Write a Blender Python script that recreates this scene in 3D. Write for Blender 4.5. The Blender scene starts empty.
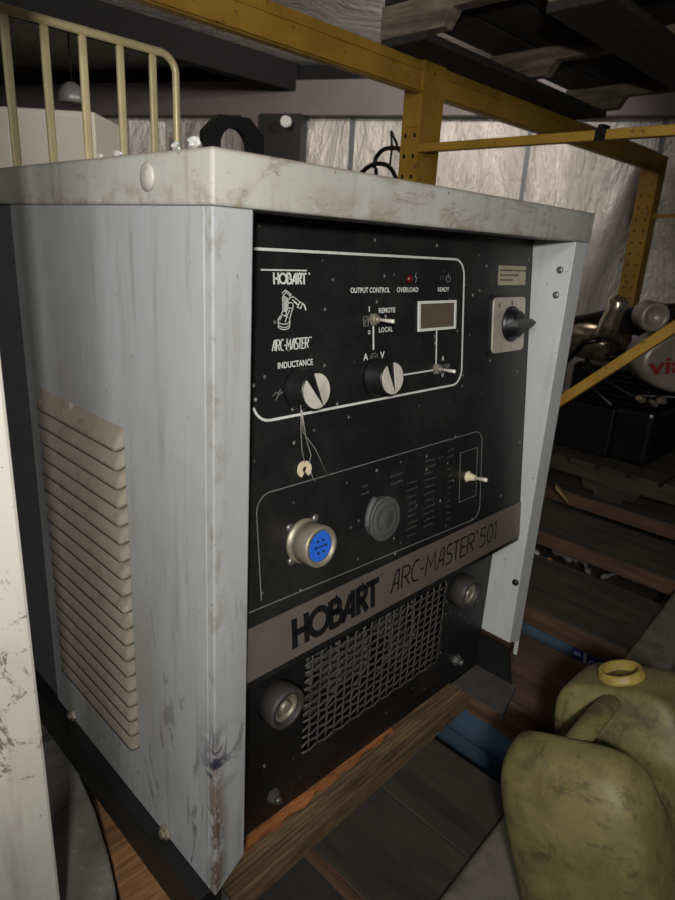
import bpy, bmesh, math, random
import numpy as np
from mathutils import Vector, Matrix
random.seed(7)
PI = math.pi
COL = bpy.context.scene.collection
Z3 = Vector((0, 0, 1))

# ------------------------------------------------------------------ camera
CAM = Vector((-0.3088, -0.4516, 0.7340))
ROT = Matrix(((0.7055817, 0.1822592, -0.6847890),
              (-0.7063277, 0.2586972, -0.6589211),
              (0.0570586, 0.9486081, 0.3112667)))
cd = bpy.data.cameras.new('camera')
cam = bpy.data.objects.new('camera', cd); COL.objects.link(cam)
cam.matrix_world = Matrix.Translation(CAM) @ ROT.to_4x4()
cd.sensor_fit = 'VERTICAL'; cd.sensor_height = 36.0; cd.lens = 36.0 * 630.0 / 900.0
cd.clip_start = 0.02
cd.dof.use_dof = True; cd.dof.focus_distance = 0.85; cd.dof.aperture_fstop = 9.0
bpy.context.scene.camera = cam

def ray(px, py):
    return ROT @ Vector((px - 337.5, -(py - 450.0), -630.0))
def on_z(px, py, z):
    v = ray(px, py); t = (z - CAM.z) / v.z; return CAM + v * t
def on_y(px, py, y):
    v = ray(px, py); t = (y - CAM.y) / v.y; return CAM + v * t
def on_x(px, py, x):
    v = ray(px, py); t = (x - CAM.x) / v.x; return CAM + v * t

# ------------------------------------------------------------------ materials
def rgb(r, g, b):
    f = lambda c: ((c / 255.0) / 12.92) if c <= 10 else (((c / 255.0) + 0.055) / 1.055) ** 2.4
    return (f(r), f(g), f(b), 1.0)

class Mt:
    """small node graph wrapper"""
    def __init__(s, name, col, rough=0.5, metal=0.0):
        s.m = bpy.data.materials.new(name); s.m.use_nodes = True
        s.nt = s.m.node_tree; s.b = s.nt.nodes['Principled BSDF']
        s.tc = s.nt.nodes.new('ShaderNodeTexCoord')
        g = s.nt.nodes.new('ShaderNodeNewGeometry'); s.pos = g.outputs['Position']
        s.b.inputs['Roughness'].default_value = rough
        s.b.inputs['Metallic'].default_value = metal
        r = s.nt.nodes.new('ShaderNodeRGB'); r.outputs[0].default_value = col
        s.c = r.outputs[0]; s.set()
    def set(s):
        s.nt.links.new(s.c, s.b.inputs['Base Color'])
    def N(s, t): return s.nt.nodes.new(t)
    def L(s, a, b): s.nt.links.new(a, b)
    def mapped(s, scale=(1, 1, 1), rot=(0, 0, 0)):
        m = s.N('ShaderNodeMapping'); m.inputs['Scale'].default_value = scale
        m.inputs['Rotation'].default_value = rot
        s.L(s.pos, m.inputs['Vector']); return m.outputs[0]
    def noise(s, sc, scale=(1, 1, 1), det=5, rough=0.6, dist=0.0, rot=(0, 0, 0)):
        n = s.N('ShaderNodeTexNoise'); n.inputs['Scale'].default_value = sc
        n.inputs['Detail'].default_value = det; n.inputs['Roughness'].default_value = rough
        n.inputs['Distortion'].default_value = dist
        s.L(s.mapped(scale, rot), n.inputs['Vector']); return n.outputs['Fac']
    def ramp(s, fac, a, b, v0=0.0, v1=1.0):
        r = s.N('ShaderNodeMapRange'); r.inputs['From Min'].default_value = a
        r.inputs['From Max'].default_value = b; r.inputs['To Min'].default_value = v0
        r.inputs['To Max'].default_value = v1
        s.L(fac, r.inputs['Value']); return r.outputs[0]
    def math(s, op, a, b):
        n = s.N('ShaderNodeMath'); n.operation = op
        for i, v in enumerate((a, b)):
            if isinstance(v, (int, float)): n.inputs[i].default_value = v
            else: s.L(v, n.inputs[i])
        return n.outputs[0]
    def over(s, fac, col, amt=1.0, blend='MIX'):
        x = s.N('ShaderNodeMix'); x.data_type = 'RGBA'; x.blend_type = blend
        if amt != 1.0: fac = s.math('MULTIPLY', fac, amt)
        s.L(fac, x.inputs[0]); s.L(s.c, x.inputs[6])
        x.inputs[7].default_value = col
        s.c = x.outputs[2]; s.set(); return s
    def bump(s, fac, strength=0.3, dist=0.002):
        b = s.N('ShaderNodeBump'); b.inputs['Strength'].default_value = strength
        b.inputs['Distance'].default_value = dist
        s.L(fac, b.inputs['Height']); s.L(b.outputs[0], s.b.inputs['Normal']); return s
    def roughmap(s, fac, a, b):
        s.L(s.ramp(fac, 0.3, 0.7, a, b), s.b.inputs['Roughness']); return s
    def xyz(s):
        n = s.N('ShaderNodeSeparateXYZ'); s.L(s.pos, n.inputs[0]); return n.outputs

def plain(name, col, rough=0.5, metal=0.0, var=0.15, sc=30):
    m = Mt(name, col, rough, metal)
    dark = tuple(c * 0.35 for c in col[:3]) + (1,)
    f = m.noise(sc)
    m.over(m.ramp(f, 0.45, 0.75), dark, var)
    m.bump(f, 0.08, 0.001)
    return m.m

def painted(name, col, rust_amt, dirt_amt, rough=0.45):
    m = Mt(name, col, rough)
    # soft grime, vertical streaks
    f = m.noise(5, (1, 1, 0.35), 6, 0.65)
    m.over(m.ramp(f, 0.42, 0.75), rgb(118, 112, 98), dirt_amt)
    f2 = m.noise(16, (3, 3, 0.25), 5, 0.6)
    m.over(m.ramp(f2, 0.55, 0.72), rgb(112, 104, 88), dirt_amt * 0.8)
    # small chips of rust
    f3 = m.noise(55, (1, 1, 1), 6, 0.7, 0.6)
    big = m.noise(7, (1, 1, 1), 3, 0.6)
    mask = m.math('MULTIPLY', m.ramp(f3, 0.66, 0.70), m.ramp(big, 0.46, 0.6))
    m.over(mask, rgb(92, 62, 38), rust_amt)
    f4 = m.noise(130, (1, 1, 1), 3, 0.5)
    m.over(m.ramp(f4, 0.72, 0.74), rgb(70, 60, 50), 0.75)
    m.bump(f3, 0.05, 0.001)
    return m

M = {}
mm = painted('machine_side_paint', rgb(160, 162, 162), 0.5, 0.55)
xo = mm.xyz()
mm.over(mm.ramp(mm.noise(4, (1, 1, 0.5), 4, 0.6), 0.45, 0.65), rgb(128, 126, 118), 0.55)
mm.over(mm.math('MULTIPLY', mm.ramp(mm.noise(34, (1, 1, 0.22), 7, 0.7, 0.8), 0.60, 0.63), mm.ramp(xo['Z'], 0.55, 0.1)), rgb(86, 80, 72), 0.55)
# long scratches and scuffs low on the sheet
sc = mm.noise(9, (1, 4, 1.1), 8, 0.75, 1.5, (0.6, 0, 0))
mm.over(mm.math('MULTIPLY', mm.ramp(sc, 0.62, 0.64), mm.ramp(xo['Z'], 0.35, 0.1)), rgb(60, 52, 46), 0.8)
# rust running up the lower front corner
ax = mm.math('ABSOLUTE', xo['X'], 0); ay = mm.math('ABSOLUTE', xo['Y'], 0)
edge = mm.ramp(mm.math('ADD', ax, ay), 0.020, 0.004)
rn = mm.noise(38, (1, 1, 0.6), 6, 0.7)
mm.over(mm.math('MULTIPLY', mm.math('MULTIPLY', edge, mm.ramp(xo['Z'], 0.26, 0.12)), mm.ramp(rn, 0.42, 0.5)), rgb(92, 62, 42), 0.9)
mm.over(mm.math('MULTIPLY', edge, mm.ramp(rn, 0.5, 0.6)), rgb(120, 105, 80), 0.45)
bl = mm.noise(30, (1, 1, 1), 6, 0.7, 1.0)
zb = mm.math('MULTIPLY', mm.ramp(xo['Z'], 0.15, 0.17), mm.ramp(xo['Z'], 0.25, 0.2))
ed2 = mm.ramp(mm.math('ADD', ax, ay), 0.035, 0.002)
mm.over(mm.math('MULTIPLY', mm.math('MULTIPLY', zb, ed2), mm.ramp(bl, 0.45, 0.50)), rgb(34, 36, 58), 0.95)
M['side'] = mm.m
mm = painted('machine_lid_paint', rgb(172, 170, 161), 0.9, 0.6)
xo = mm.xyz()
low = mm.ramp(xo['Z'], 0.785, 0.757)
gn = mm.noise(22, (1, 1, 1.5), 8, 0.75, 0.5)
mm.over(mm.math('MULTIPLY', low, mm.ramp(gn, 0.48, 0.62)), rgb(118, 94, 62), 0.65)
mm.over(mm.ramp(mm.noise(13, (1, 1, 2.5), 9, 0.85, 1.2), 0.56, 0.60), rgb(112, 92, 66), 0.45)
mm.over(mm.ramp(xo['Z'], 0.7965, 0.7995), rgb(100, 76, 50), 0.5)
M['lid'] = mm.m
M['inner_white'] = painted('machine_inner_paint', rgb(190, 192, 190), 0.25, 0.25).m
mm = painted('white_post_paint', rgb(208, 204, 190), 0.9, 0.45)
mm.over(mm.ramp(mm.noise(14, (1, 1, 1), 9, 0.8, 1.2), 0.6, 0.63), rgb(104, 84, 62), 0.8)
M['white_post'] = mm.m

def black_panel(name, base, rough):
    m = Mt(name, base, rough)
    n = m.noise(7, (1, 1, 1), 6, 0.7)
    m.over(m.ramp(n, 0.45, 0.8), rgb(58, 58, 56), 0.5)
    v = m.N('ShaderNodeTexVoronoi'); v.inputs['Scale'].default_value = 58
    m.L(m.mapped((1, 1, 1)), v.inputs['Vector'])
    sp = m.N('ShaderNodeSeparateColor'); m.L(v.outputs['Color'], sp.inputs[0])
    spot = m.math('MULTIPLY', m.ramp(v.outputs['Distance'], 0.15, 0.06), m.ramp(sp.outputs[0], 0.60, 0.95))
    m.over(spot, rgb(170, 168, 160), 0.75)
    f = m.noise(90, (1, 1, 1), 5, 0.7)
    m.over(m.ramp(f, 0.68, 0.74), rgb(95, 92, 86), 0.6)
    m.bump(f, 0.04, 0.001)
    return m.m
M['panel'] = black_panel('black_control_panel', rgb(24, 24, 24), 0.42)
M['panel_low'] = black_panel('black_lower_panel', rgb(20, 20, 20), 0.5)
M['black'] = plain('black_steel', rgb(22, 22, 22), 0.5, 0, 0.2)
M['rear'] = plain('dark_grey_steel', rgb(84, 85, 87), 0.6, 0, 0.3)
M['black_plastic'] = plain('black_plastic', rgb(20, 20, 20), 0.38, 0, 0.1)
M['grey_rubber'] = plain('dark_grey_rubber', rgb(74, 74, 73), 0.6, 0, 0.3)
M['port_rubber'] = plain('dirty_black_rubber', rgb(58, 54, 50), 0.6, 0, 0.4)
M['print'] = plain('white_print', rgb(208, 208, 200), 0.6, 0, 0.25, 120)
M['print_worn'] = plain('worn_grey_print', rgb(112, 112, 108), 0.6, 0, 0.7, 90)
M['print_faint'] = plain('faint_grey_print', rgb(66, 66, 64), 0.6, 0, 0.6, 120)
M['letter_black'] = plain('black_letter', rgb(16, 17, 20), 0.5, 0, 0.05)
mm = Mt('brushed_band', rgb(114, 104, 93), 0.5, 0.35)
mm.over(mm.ramp(mm.noise(12, (1, 1, 1)), 0.45, 0.75), rgb(84, 74, 62), 0.5)
mm.bump(mm.noise(300, (0.1, 1, 2), 2), 0.06, 0.0005)
M['band'] = mm.m
mm = Mt('brushed_aluminium', rgb(214, 208, 192), 0.42, 0.25)
mm.over(mm.ramp(mm.noise(60), 0.45, 0.7), rgb(120, 112, 98), 0.4); mm.bump(mm.noise(400, (1, 1, 1), 2), 0.05, 0.0004)
M['alu'] = mm.m
M['plate'] = plain('brushed_switch_plate', rgb(184, 176, 158), 0.4, 0.3, 0.3, 60)
M['dirty_metal'] = plain('dusty_metal', rgb(150, 142, 122), 0.5, 0.5, 0.5, 70)
M['steel'] = plain('dull_zinc', rgb(128, 126, 120), 0.4, 0.7, 0.5, 50)
M['galv'] = plain('galvanised_foot', rgb(92, 88, 84), 0.55, 0.35, 0.5, 40)
M['grille_wire'] = plain('dusty_grille_wire', rgb(78, 73, 66), 0.6, 0.1, 0.6, 60)
M['blue_plug'] = plain('blue_connector_insert', rgb(40, 98, 200), 0.45, 0, 0.3, 150)
M['red_lens'] = plain('red_lens', rgb(92, 18, 22), 0.25, 0, 0.1)
M['display'] = plain('tinted_display_window', rgb(96, 82, 68), 0.3, 0, 0.35, 60)
M['paper'] = plain('aged_paper_label', rgb(168, 158, 132), 0.6, 0, 0.3, 50)
M['felt'] = plain('cream_felt', rgb(206, 190, 158), 0.9, 0, 0.3, 90)
M['string'] = plain('thin_grey_wire', rgb(150, 146, 136), 0.5, 0.3, 0.2)
mm = Mt('louvre_dust', rgb(176, 172, 164), 0.8)
d = mm.noise(14, (1, 1, 1), 7, 0.7)
mm.over(mm.ramp(d, 0.2, 0.38), rgb(122, 112, 96), 0.92)
mm.over(mm.ramp(mm.noise(70, (1, 1, 1), 5), 0.52, 0.72), rgb(98, 84, 68), 0.6)
mm.bump(mm.noise(160), 0.25, 0.001)
M['louver'] = mm.m

def wood(name, base, dark, axis='X', ring=26, rough=0.75, dirt=0.5, groove=0.0):
    m = Mt(name, base, rough)
    s = (0.09, 1, 1) if axis == 'X' else (1, 0.09, 1)
    g = m.noise(ring * 3, s, 6, 0.7, 0.8)
    m.over(m.ramp(g, 0.42, 0.62), dark, 0.85)
    g2 = m.noise(ring * 9, s, 3, 0.6)
    m.over(m.ramp(g2, 0.5, 0.7), tuple(c * 0.5 for c in dark[:3]) + (1,), 0.6)
    m.over(m.ramp(m.noise(6), 0.45, 0.7), tuple(c * 0.6 for c in dark[:3]) + (1,), dirt)
    m.bump(g, 0.5, 0.002)
    return m.m
M['timber'] = wood('weathered_timber', rgb(122, 96, 64), rgb(62, 46, 30), 'X', 20, 0.8, 0.5)
M['timber_raw'] = wood('split_raw_timber', rgb(176, 112, 62), rgb(110, 62, 32), 'X', 22, 0.7, 0.3)
M['deck_brown'] = wood('brown_board', rgb(150, 106, 66), rgb(88, 60, 38), 'X', 14, 0.75, 0.4)
M['ply'] = wood('dirty_grey_plank', rgb(60, 54, 46), rgb(40, 36, 31), 'Y', 6, 0.85, 0.5)
M['plank_red'] = wood('reddish_plank', rgb(98, 74, 58), rgb(70, 50, 38), 'Y', 8, 0.8, 0.5)
M['plank_dark'] = wood('dark_plank', rgb(74, 64, 52), rgb(48, 40, 32), 'Y', 8, 0.85, 0.5)
M['plank_edge'] = wood('sawn_plank_edge', rgb(108, 76, 54), rgb(66, 46, 34), 'Y', 12, 0.8, 0.4)
M['pallet'] = wood('grey_pallet_wood', rgb(148, 134, 112), rgb(78, 68, 58), 'Y', 10, 0.85, 0.6)
M['pallet_dark'] = wood('dark_pallet_wood', rgb(58, 54, 50), rgb(34, 32, 30), 'X', 10, 0.9, 0.5)
M['stick'] = wood('pale_stick', rgb(170, 140, 98), rgb(120, 92, 60), 'Y', 12, 0.8, 0.2)

def yellow(name, col):
    m = Mt(name, col, 0.5)
    m.over(m.ramp(m.noise(9, (1, 1, 1), 6), 0.42, 0.7), rgb(120, 84, 34), 0.5)
    m.over(m.ramp(m.noise(40, (1, 1, 1), 6, 0.7), 0.6, 0.66), rgb(66, 48, 28), 0.8)
    return m.m
M['yellow'] = yellow('yellow_rack_paint', rgb(172, 132, 48))
M['cage'] = plain('cream_yellow_cage_paint', rgb(244, 226, 172), 0.3, 0.1, 0.3, 20)
M['beam_grey'] = plain('dusty_grey_beam', rgb(112, 106, 94), 0.8, 0, 0.8, 22)
mm = Mt('grey_concrete', rgb(122, 120, 112), 0.9)
mm.over(mm.ramp(mm.noise(9, (1, 1, 1), 8, 0.7), 0.4, 0.66), rgb(72, 68, 60), 0.8)
mm.over(mm.ramp(mm.noise(60, (1, 1, 1), 5), 0.6, 0.7), rgb(170, 168, 160), 0.5); mm.bump(mm.noise(60), 0.3, 0.002)
M['plate_grey'] = mm.m
mm = Mt('concrete_floor', rgb(64, 60, 54), 0.9)
mm.over(mm.ramp(mm.noise(3, (1, 1, 1), 8, 0.7), 0.4, 0.66), rgb(38, 35, 31), 0.8)
M['floor'] = mm.m
def foil(name, col, rough=0.42, metal=0.45):
    m = Mt(name, col, rough, metal)
    a = m.noise(2.2, (1, 1, 0.45), 6, 0.65, 2.2, (0.35, 0.3, 0))
    b = m.noise(9, (1, 1, 0.35), 5, 0.6, 1.4, (0.5, 0.4, 0))
    m.over(m.ramp(m.noise(1.1, (1, 1, 1), 4, 0.6), 0.42, 0.62), tuple(c * 0.5 for c in col[:3]) + (1,), 0.7)
    m.over(m.ramp(a, 0.4, 0.65), tuple(c * 0.55 for c in col[:3]) + (1,), 0.5)
    m.bump(m.math('ADD', a, m.math('MULTIPLY', b, 0.28)), 0.75, 0.09)
    return m.m
M['foil'] = foil('silver_insulation_foil', rgb(205, 196, 186), 0.5, 0.3)
M['ceiling_foil'] = foil('dull_ceiling_liner', rgb(205, 198, 188), 0.6, 0.2)
M['beige'] = plain('beige_girder_paint', rgb(100, 90, 88), 0.6, 0, 0.25, 4)
M['dark_wall'] = plain('dark_cladding', rgb(10, 10, 10), 1.0, 0, 0.4, 3)
M['cabinet'] = plain('cabinet_paint', rgb(196, 190, 176), 0.5, 0, 0.15, 5)
M['dome'] = plain('dull_lamp_dome', rgb(130, 128, 126), 0.4, 0.3, 0.2, 8)
mm = Mt('jerrycan_plastic', rgb(118, 109, 66), 0.6)
mm.over(mm.ramp(mm.noise(8, (1, 1, 1), 8, 0.75), 0.42, 0.62), rgb(74, 62, 36), 0.75)
mm.over(mm.ramp(mm.noise(20, (1, 1, 1), 8, 0.75, 1.0), 0.54, 0.62), rgb(62, 50, 30), 0.6)
mm.over(mm.ramp(mm.noise(26, (1, 1, 1), 7, 0.75), 0.57, 0.68), rgb(58, 48, 30), 0.7)
mm.bump(mm.noise(18, (1, 1, 1), 4), 0.25, 0.004)
try:
    mm.b.inputs['Subsurface Weight'].default_value = 0.08; mm.b.inputs['Subsurface Scale'].default_value = 0.02
except Exception: pass
M['can'] = mm.m
M['can_cap'] = plain('dirty_yellow_neck', rgb(150, 130, 60), 0.5, 0, 0.7, 40)
M['blue_box'] = plain('faded_blue_card', rgb(70, 92, 112), 0.7, 0, 0.4, 8)
M['label_navy'] = plain('navy_label', rgb(36, 44, 130), 0.6, 0, 0.2, 60)
M['label_white'] = plain('pale_label', rgb(176, 184, 206), 0.6, 0, 0.2, 60)
M['engine_black'] = plain('oily_black_casting', rgb(24, 23, 22), 0.3, 0.2, 0.3, 14)
mm = Mt('dirty_chrome', rgb(205, 190, 165), 0.22, 0.9)
mm.over(mm.ramp(mm.noise(14, (1, 1, 1), 6), 0.5, 0.62), rgb(60, 48, 38), 0.7); mm.bump(mm.noise(12), 0.3, 0.01)
M['chrome'] = mm.m
M['engine_cover'] = plain('silver_engine_cover', rgb(140, 132, 118), 0.4, 0.25, 0.4, 20)
M['red_letter'] = plain('red_script', rgb(128, 34, 28), 0.5, 0, 0.2)
M['white_plastic'] = plain('white_plastic', rgb(190, 190, 182), 0.5, 0, 0.2)
M['orange_plastic'] = plain('orange_plastic', rgb(214, 132, 40), 0.5, 0, 0.2)
M['rag'] = plain('grimy_rag_cloth', rgb(110, 106, 96), 0.9, 0, 0.6, 20)
M['hose'] = plain('black_hose', rgb(14, 14, 14), 0.4, 0, 0.1)

# ------------------------------------------------------------------ mesh builder
WLOC = {}
class MB:
    def __init__(s): s.bm = bmesh.new()
    def _v(s, p): return s.bm.verts.new(Vector(p))
    def hexa(s, P):
        v = [s._v(p) for p in P]
        for f in ((3, 2, 1, 0), (4, 5, 6, 7), (0, 1, 5, 4), (1, 2, 6, 5), (2, 3, 7, 6), (3, 0, 4, 7)):
            s.bm.faces.new([v[i] for i in f])
        return s
    def box(s, x0, x1, y0, y1, z0, z1):
        return s.hexa([(x0, y0, z0), (x1, y0, z0), (x1, y1, z0), (x0, y1, z0), (x0, y0, z1), (x1, y0, z1), (x1, y1, z1), (x0, y1, z1)])
    def prism(s, pts, off):
        off = Vector(off); a = [s._v(p) for p in pts]; b = [s._v(Vector(p) + off) for p in pts]
        n = len(a)
        s.bm.faces.new(a[::-1]); s.bm.faces.new(b)
        for i in range(n): s.bm.faces.new((a[i], a[(i + 1) % n], b[(i + 1) % n], b[i]))
        return s
    def frame(s, axis):
        ax = Vector(axis).normalized(); t = Vector((0, 0, 1)) if abs(ax.z) < 0.9 else Vector((1, 0, 0))
        u = t.cross(ax).normalized(); v = ax.cross(u); return ax, u, v
    def lathe(s, o, axis, prof, n=32, cap0=True, cap1=True, smooth=True):
        """prof: list of (distance along axis, radius)"""
        o = Vector(o); ax, u, v = s.frame(axis); rings = []
        for d, r in prof:
            rings.append([s._v(o + ax * d + (u * math.cos(2 * PI * i / n) + v * math.sin(2 * PI * i / n)) * r) for i in range(n)])
        for a, b in zip(rings, rings[1:]):
            for i in range(n):
                f = s.bm.faces.new((a[i], a[(i + 1) % n], b[(i + 1) % n], b[i])); f.smooth = smooth
        if cap0: s.bm.faces.new(rings[0][::-1])
        if cap1: s.bm.faces.new(rings[-1])
        return s
    def cyl(s, p0, p1, r, n=24, r1=None):
        p0 = Vector(p0); p1 = Vector(p1); L = (p1 - p0).length
        return s.lathe(p0, p1 - p0, [(0, r), (L, r if r1 is None else r1)], n)
    def tube(s, pts, r, n=10, closed=False):
        pts = [Vector(p) for p in pts]; rings = []; m = len(pts)
        up = None
        for i, p in enumerate(pts):
            if closed: d = pts[(i + 1) % m] - pts[i - 1]
            else: d = pts[min(i + 1, m - 1)] - pts[max(i - 1, 0)]
            d.normalize()
            if up is None: up = d.orthogonal().normalized()
            up = (up - d * up.dot(d)).normalized(); w = d.cross(up)
            rr = r[i] if isinstance(r, (list, tuple)) else r
            rings.append([s._v(p + (up * math.cos(2 * PI * k / n) + w * math.sin(2 * PI * k / n)) * rr) for k in range(n)])
        pr = list(zip(rings, rings[1:])) + ([(rings[-1], rings[0])] if closed else [])
        for a, b in pr:
            for k in range(n):
                f = s.bm.faces.new((a[k], a[(k + 1) % n], b[(k + 1) % n], b[k])); f.smooth = True
        if not closed: s.bm.faces.new(rings[0][::-1]); s.bm.faces.new(rings[-1])
        return s
    def stroke(s, pts, w, o, U, V, N, h, closed=False):
        """flat raised stroke through 2D points in plane (o,U,V)"""
        m = len(pts); segs = m if closed else m - 1
        P = [Vector((p[0], p[1])) for p in pts]
        L = []; R = []
        for i in range(m):
            if closed: a = P[i] - P[i - 1]; b = P[(i + 1) % m] - P[i]
            else:
                a = P[i] - P[i - 1] if i else P[1] - P[0]
                b = P[i + 1] - P[i] if i < m - 1 else a
            a = a.normalized(); b = b.normalized(); t = (a + b)
            t = t.normalized() if t.length > 1e-4 else a
            nrm = Vector((-t.y, t.x)); c = max(0.5, nrm.dot(Vector((-a.y, a.x))))
            L.append(P[i] + nrm * (w / 2 / c)); R.append(P[i] - nrm * (w / 2 / c))
        W = lambda q, z: o + U * q.x + V * q.y + N * z
        lo = [(s._v(W(a, 0)), s._v(W(b, 0))) for a, b in zip(L, R)]
        hi = [(s._v(W(a, h)), s._v(W(b, h))) for a, b in zip(L, R)]
        for i in range(segs):
            j = (i + 1) % m
            s.bm.faces.new((hi[i][1], hi[j][1], hi[j][0], hi[i][0]))
            s.bm.faces.new((lo[i][0], hi[i][0], hi[j][0], lo[j][0]))
            s.bm.faces.new((hi[i][1], lo[i][1], lo[j][1], hi[j][1]))
        if not closed:
            s.bm.faces.new((lo[0][1], hi[0][1], hi[0][0], lo[0][0]))
            s.bm.faces.new((lo[-1][0], hi[-1][0], hi[-1][1], lo[-1][1]))
        return s
    def mesh_from(s, me, mat):
        b2 = bmesh.new(); b2.from_mesh(me); b2.transform(mat)
        vm = {v: s.bm.verts.new(v.co) for v in b2.verts}
        for f in b2.faces:
            try: s.bm.faces.new([vm[v] for v in f.verts])
            except ValueError: pass
        b2.free(); return s
    def build(s, name, mat, parent=None, bevel=0.0, seg=2, sub=0, **tags):
        bm = s.bm; bmesh.ops.recalc_face_normals(bm, faces=bm.faces)
        xs = [v.co for v in bm.verts]
        lo = Vector([min(c[i] for c in xs) for i in range(3)]); hi = Vector([max(c[i] for c in xs) for i in range(3)])
        org = Vector(((lo.x + hi.x) / 2, (lo.y + hi.y) / 2, lo.z))
        bmesh.ops.translate(bm, verts=bm.verts, vec=-org)
        me = bpy.data.meshes.new(name); bm.to_mesh(me); bm.free()
        mats = mat if isinstance(mat, (list, tuple)) else [mat]
        for k in mats: me.materials.append(M[k] if isinstance(k, str) else k)
        o = bpy.data.objects.new(name, me); COL.objects.link(o)
        WLOC[o] = org
        if parent is not None: o.parent = parent; o.location = org - WLOC[parent]
        else: o.location = org
        if bevel:
            b = o.modifiers.new('bevel', 'BEVEL'); b.width = bevel; b.segments = seg; b.limit_method = 'ANGLE'; b.angle_limit = math.radians(40)
        if sub:
            b = o.modifiers.new('sub', 'SUBSURF'); b.levels = sub; b.render_levels = sub
        tag(o, **tags)
        return o
def tag(o, label=None, category=None, group=None, kind=None):
    for k, v in (('label', label), ('category', category), ('group', group), ('kind', kind)):
        if v: o[k] = v
    return o
def root(name, loc, label, category, group=None):
    o = bpy.data.objects.new(name, None); COL.objects.link(o); o.location = loc; o.empty_display_size = 0.05
    WLOC[o] = Vector(loc); return tag(o, label, category, group)
def part(name, mat, parent, fn, **k):
    m = MB(); fn(m); return m.build(name, mat, parent, **k)

def cat(pts, k=6):
    pts = [Vector(p) for p in pts]; e = [pts[0] * 2 - pts[1]] + pts + [pts[-1] * 2 - pts[-2]]; out = []
    for i in range(1, len(e) - 2):
        a, b, c, d = e[i - 1:i + 3]
        for j in range(k):
            t = j / k; out.append(0.5 * (2 * b + (c - a) * t + (2 * a - 5 * b + 4 * c - d) * t * t + (3 * b - a - 3 * c + d) * t ** 3))
    return out + [pts[-1]]

def arc(cx, cy, r, a0, a1, n=10, ry=None):
    ry = r if ry is None else ry
    return [(cx + r * math.cos(math.radians(a0 + (a1 - a0) * i / n)), cy + ry * math.sin(math.radians(a0 + (a1 - a0) * i / n))) for i in range(n + 1)]

# ------------------------------------------------------------------ text
def add_text(mb, txt, o, U, V, N, h, width=None, bold=0.0, center=False, thick=0.0003):
    cu = bpy.data.curves.new('t', 'FONT'); cu.body = txt; cu.size = 1.0; cu.offset = bold
    cu.extrude = 0.0; cu.resolution_u = 3
    ob = bpy.data.objects.new('t', cu); COL.objects.link(ob)
    dg = bpy.context.evaluated_depsgraph_get(); dg.update()
    me = bpy.data.meshes.new_from_object(ob.evaluated_get(dg))
    xs = [v.co.x for v in me.vertices]; ys = [v.co.y for v in me.vertices]
    x0, x1, y0, y1 = min(xs), max(xs), min(ys), max(ys)
    sy = h / (y1 - y0) if (y1 - y0) > 1e-6 else h
    sx = (width / (x1 - x0)) if width else sy * 0.95
    ox = -(x0 + x1) / 2 if center else -x0
    mat = Matrix(((U.x * sx, V.x * sy, N.x, 0), (U.y * sx, V.y * sy, N.y, 0), (U.z * sx, V.z * sy, N.z, 0), (0, 0, 0, 1)))
    T = Matrix.Translation(o + N * thick) @ mat @ Matrix.Translation(Vector((ox, -y0, 0)))
    mb.mesh_from(me, T)
    bpy.data.objects.remove(ob); bpy.data.curves.remove(cu); bpy.data.meshes.remove(me)

# stroke letter forms, unit height; returns (polylines, advance)
def letters_hobart():
    S = []
    S += [[(0, 0), (0, 1)], [(0, .5), (.52, .5)], [(.52, 0), (.52, 1)]]
    S += [arc(1.08, .5, .42, 0, 360, 28)]
    S += [[(1.62, 0), (1.62, 1)], [(1.62, .93), (1.85, .93)] + arc(1.85, .735, .195, 90, -90, 8) + [(1.62, .54)],
          [(1.62, .54), (1.9, .54)] + arc(1.9, .305, .235, 90, -90, 8) + [(1.62, .07)]]
    S += [[(2.16, 0), (2.60, .90)], [(2.70, 0), (2.70, 1)], [(2.42, .3), (2.70, .3)]]
    S += [[(2.96, 0), (2.96, 1)], [(2.96, .93), (3.14, .93)] + arc(3.14, .715, .215, 90, -90, 8) + [(2.96, .5)], [(3.12, .5), (3.42, 0)]]
    S += [[(3.38, .93), (4.06, .93)], [(3.72, 0), (3.72, 1)]]
    return S, 4.1
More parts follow.
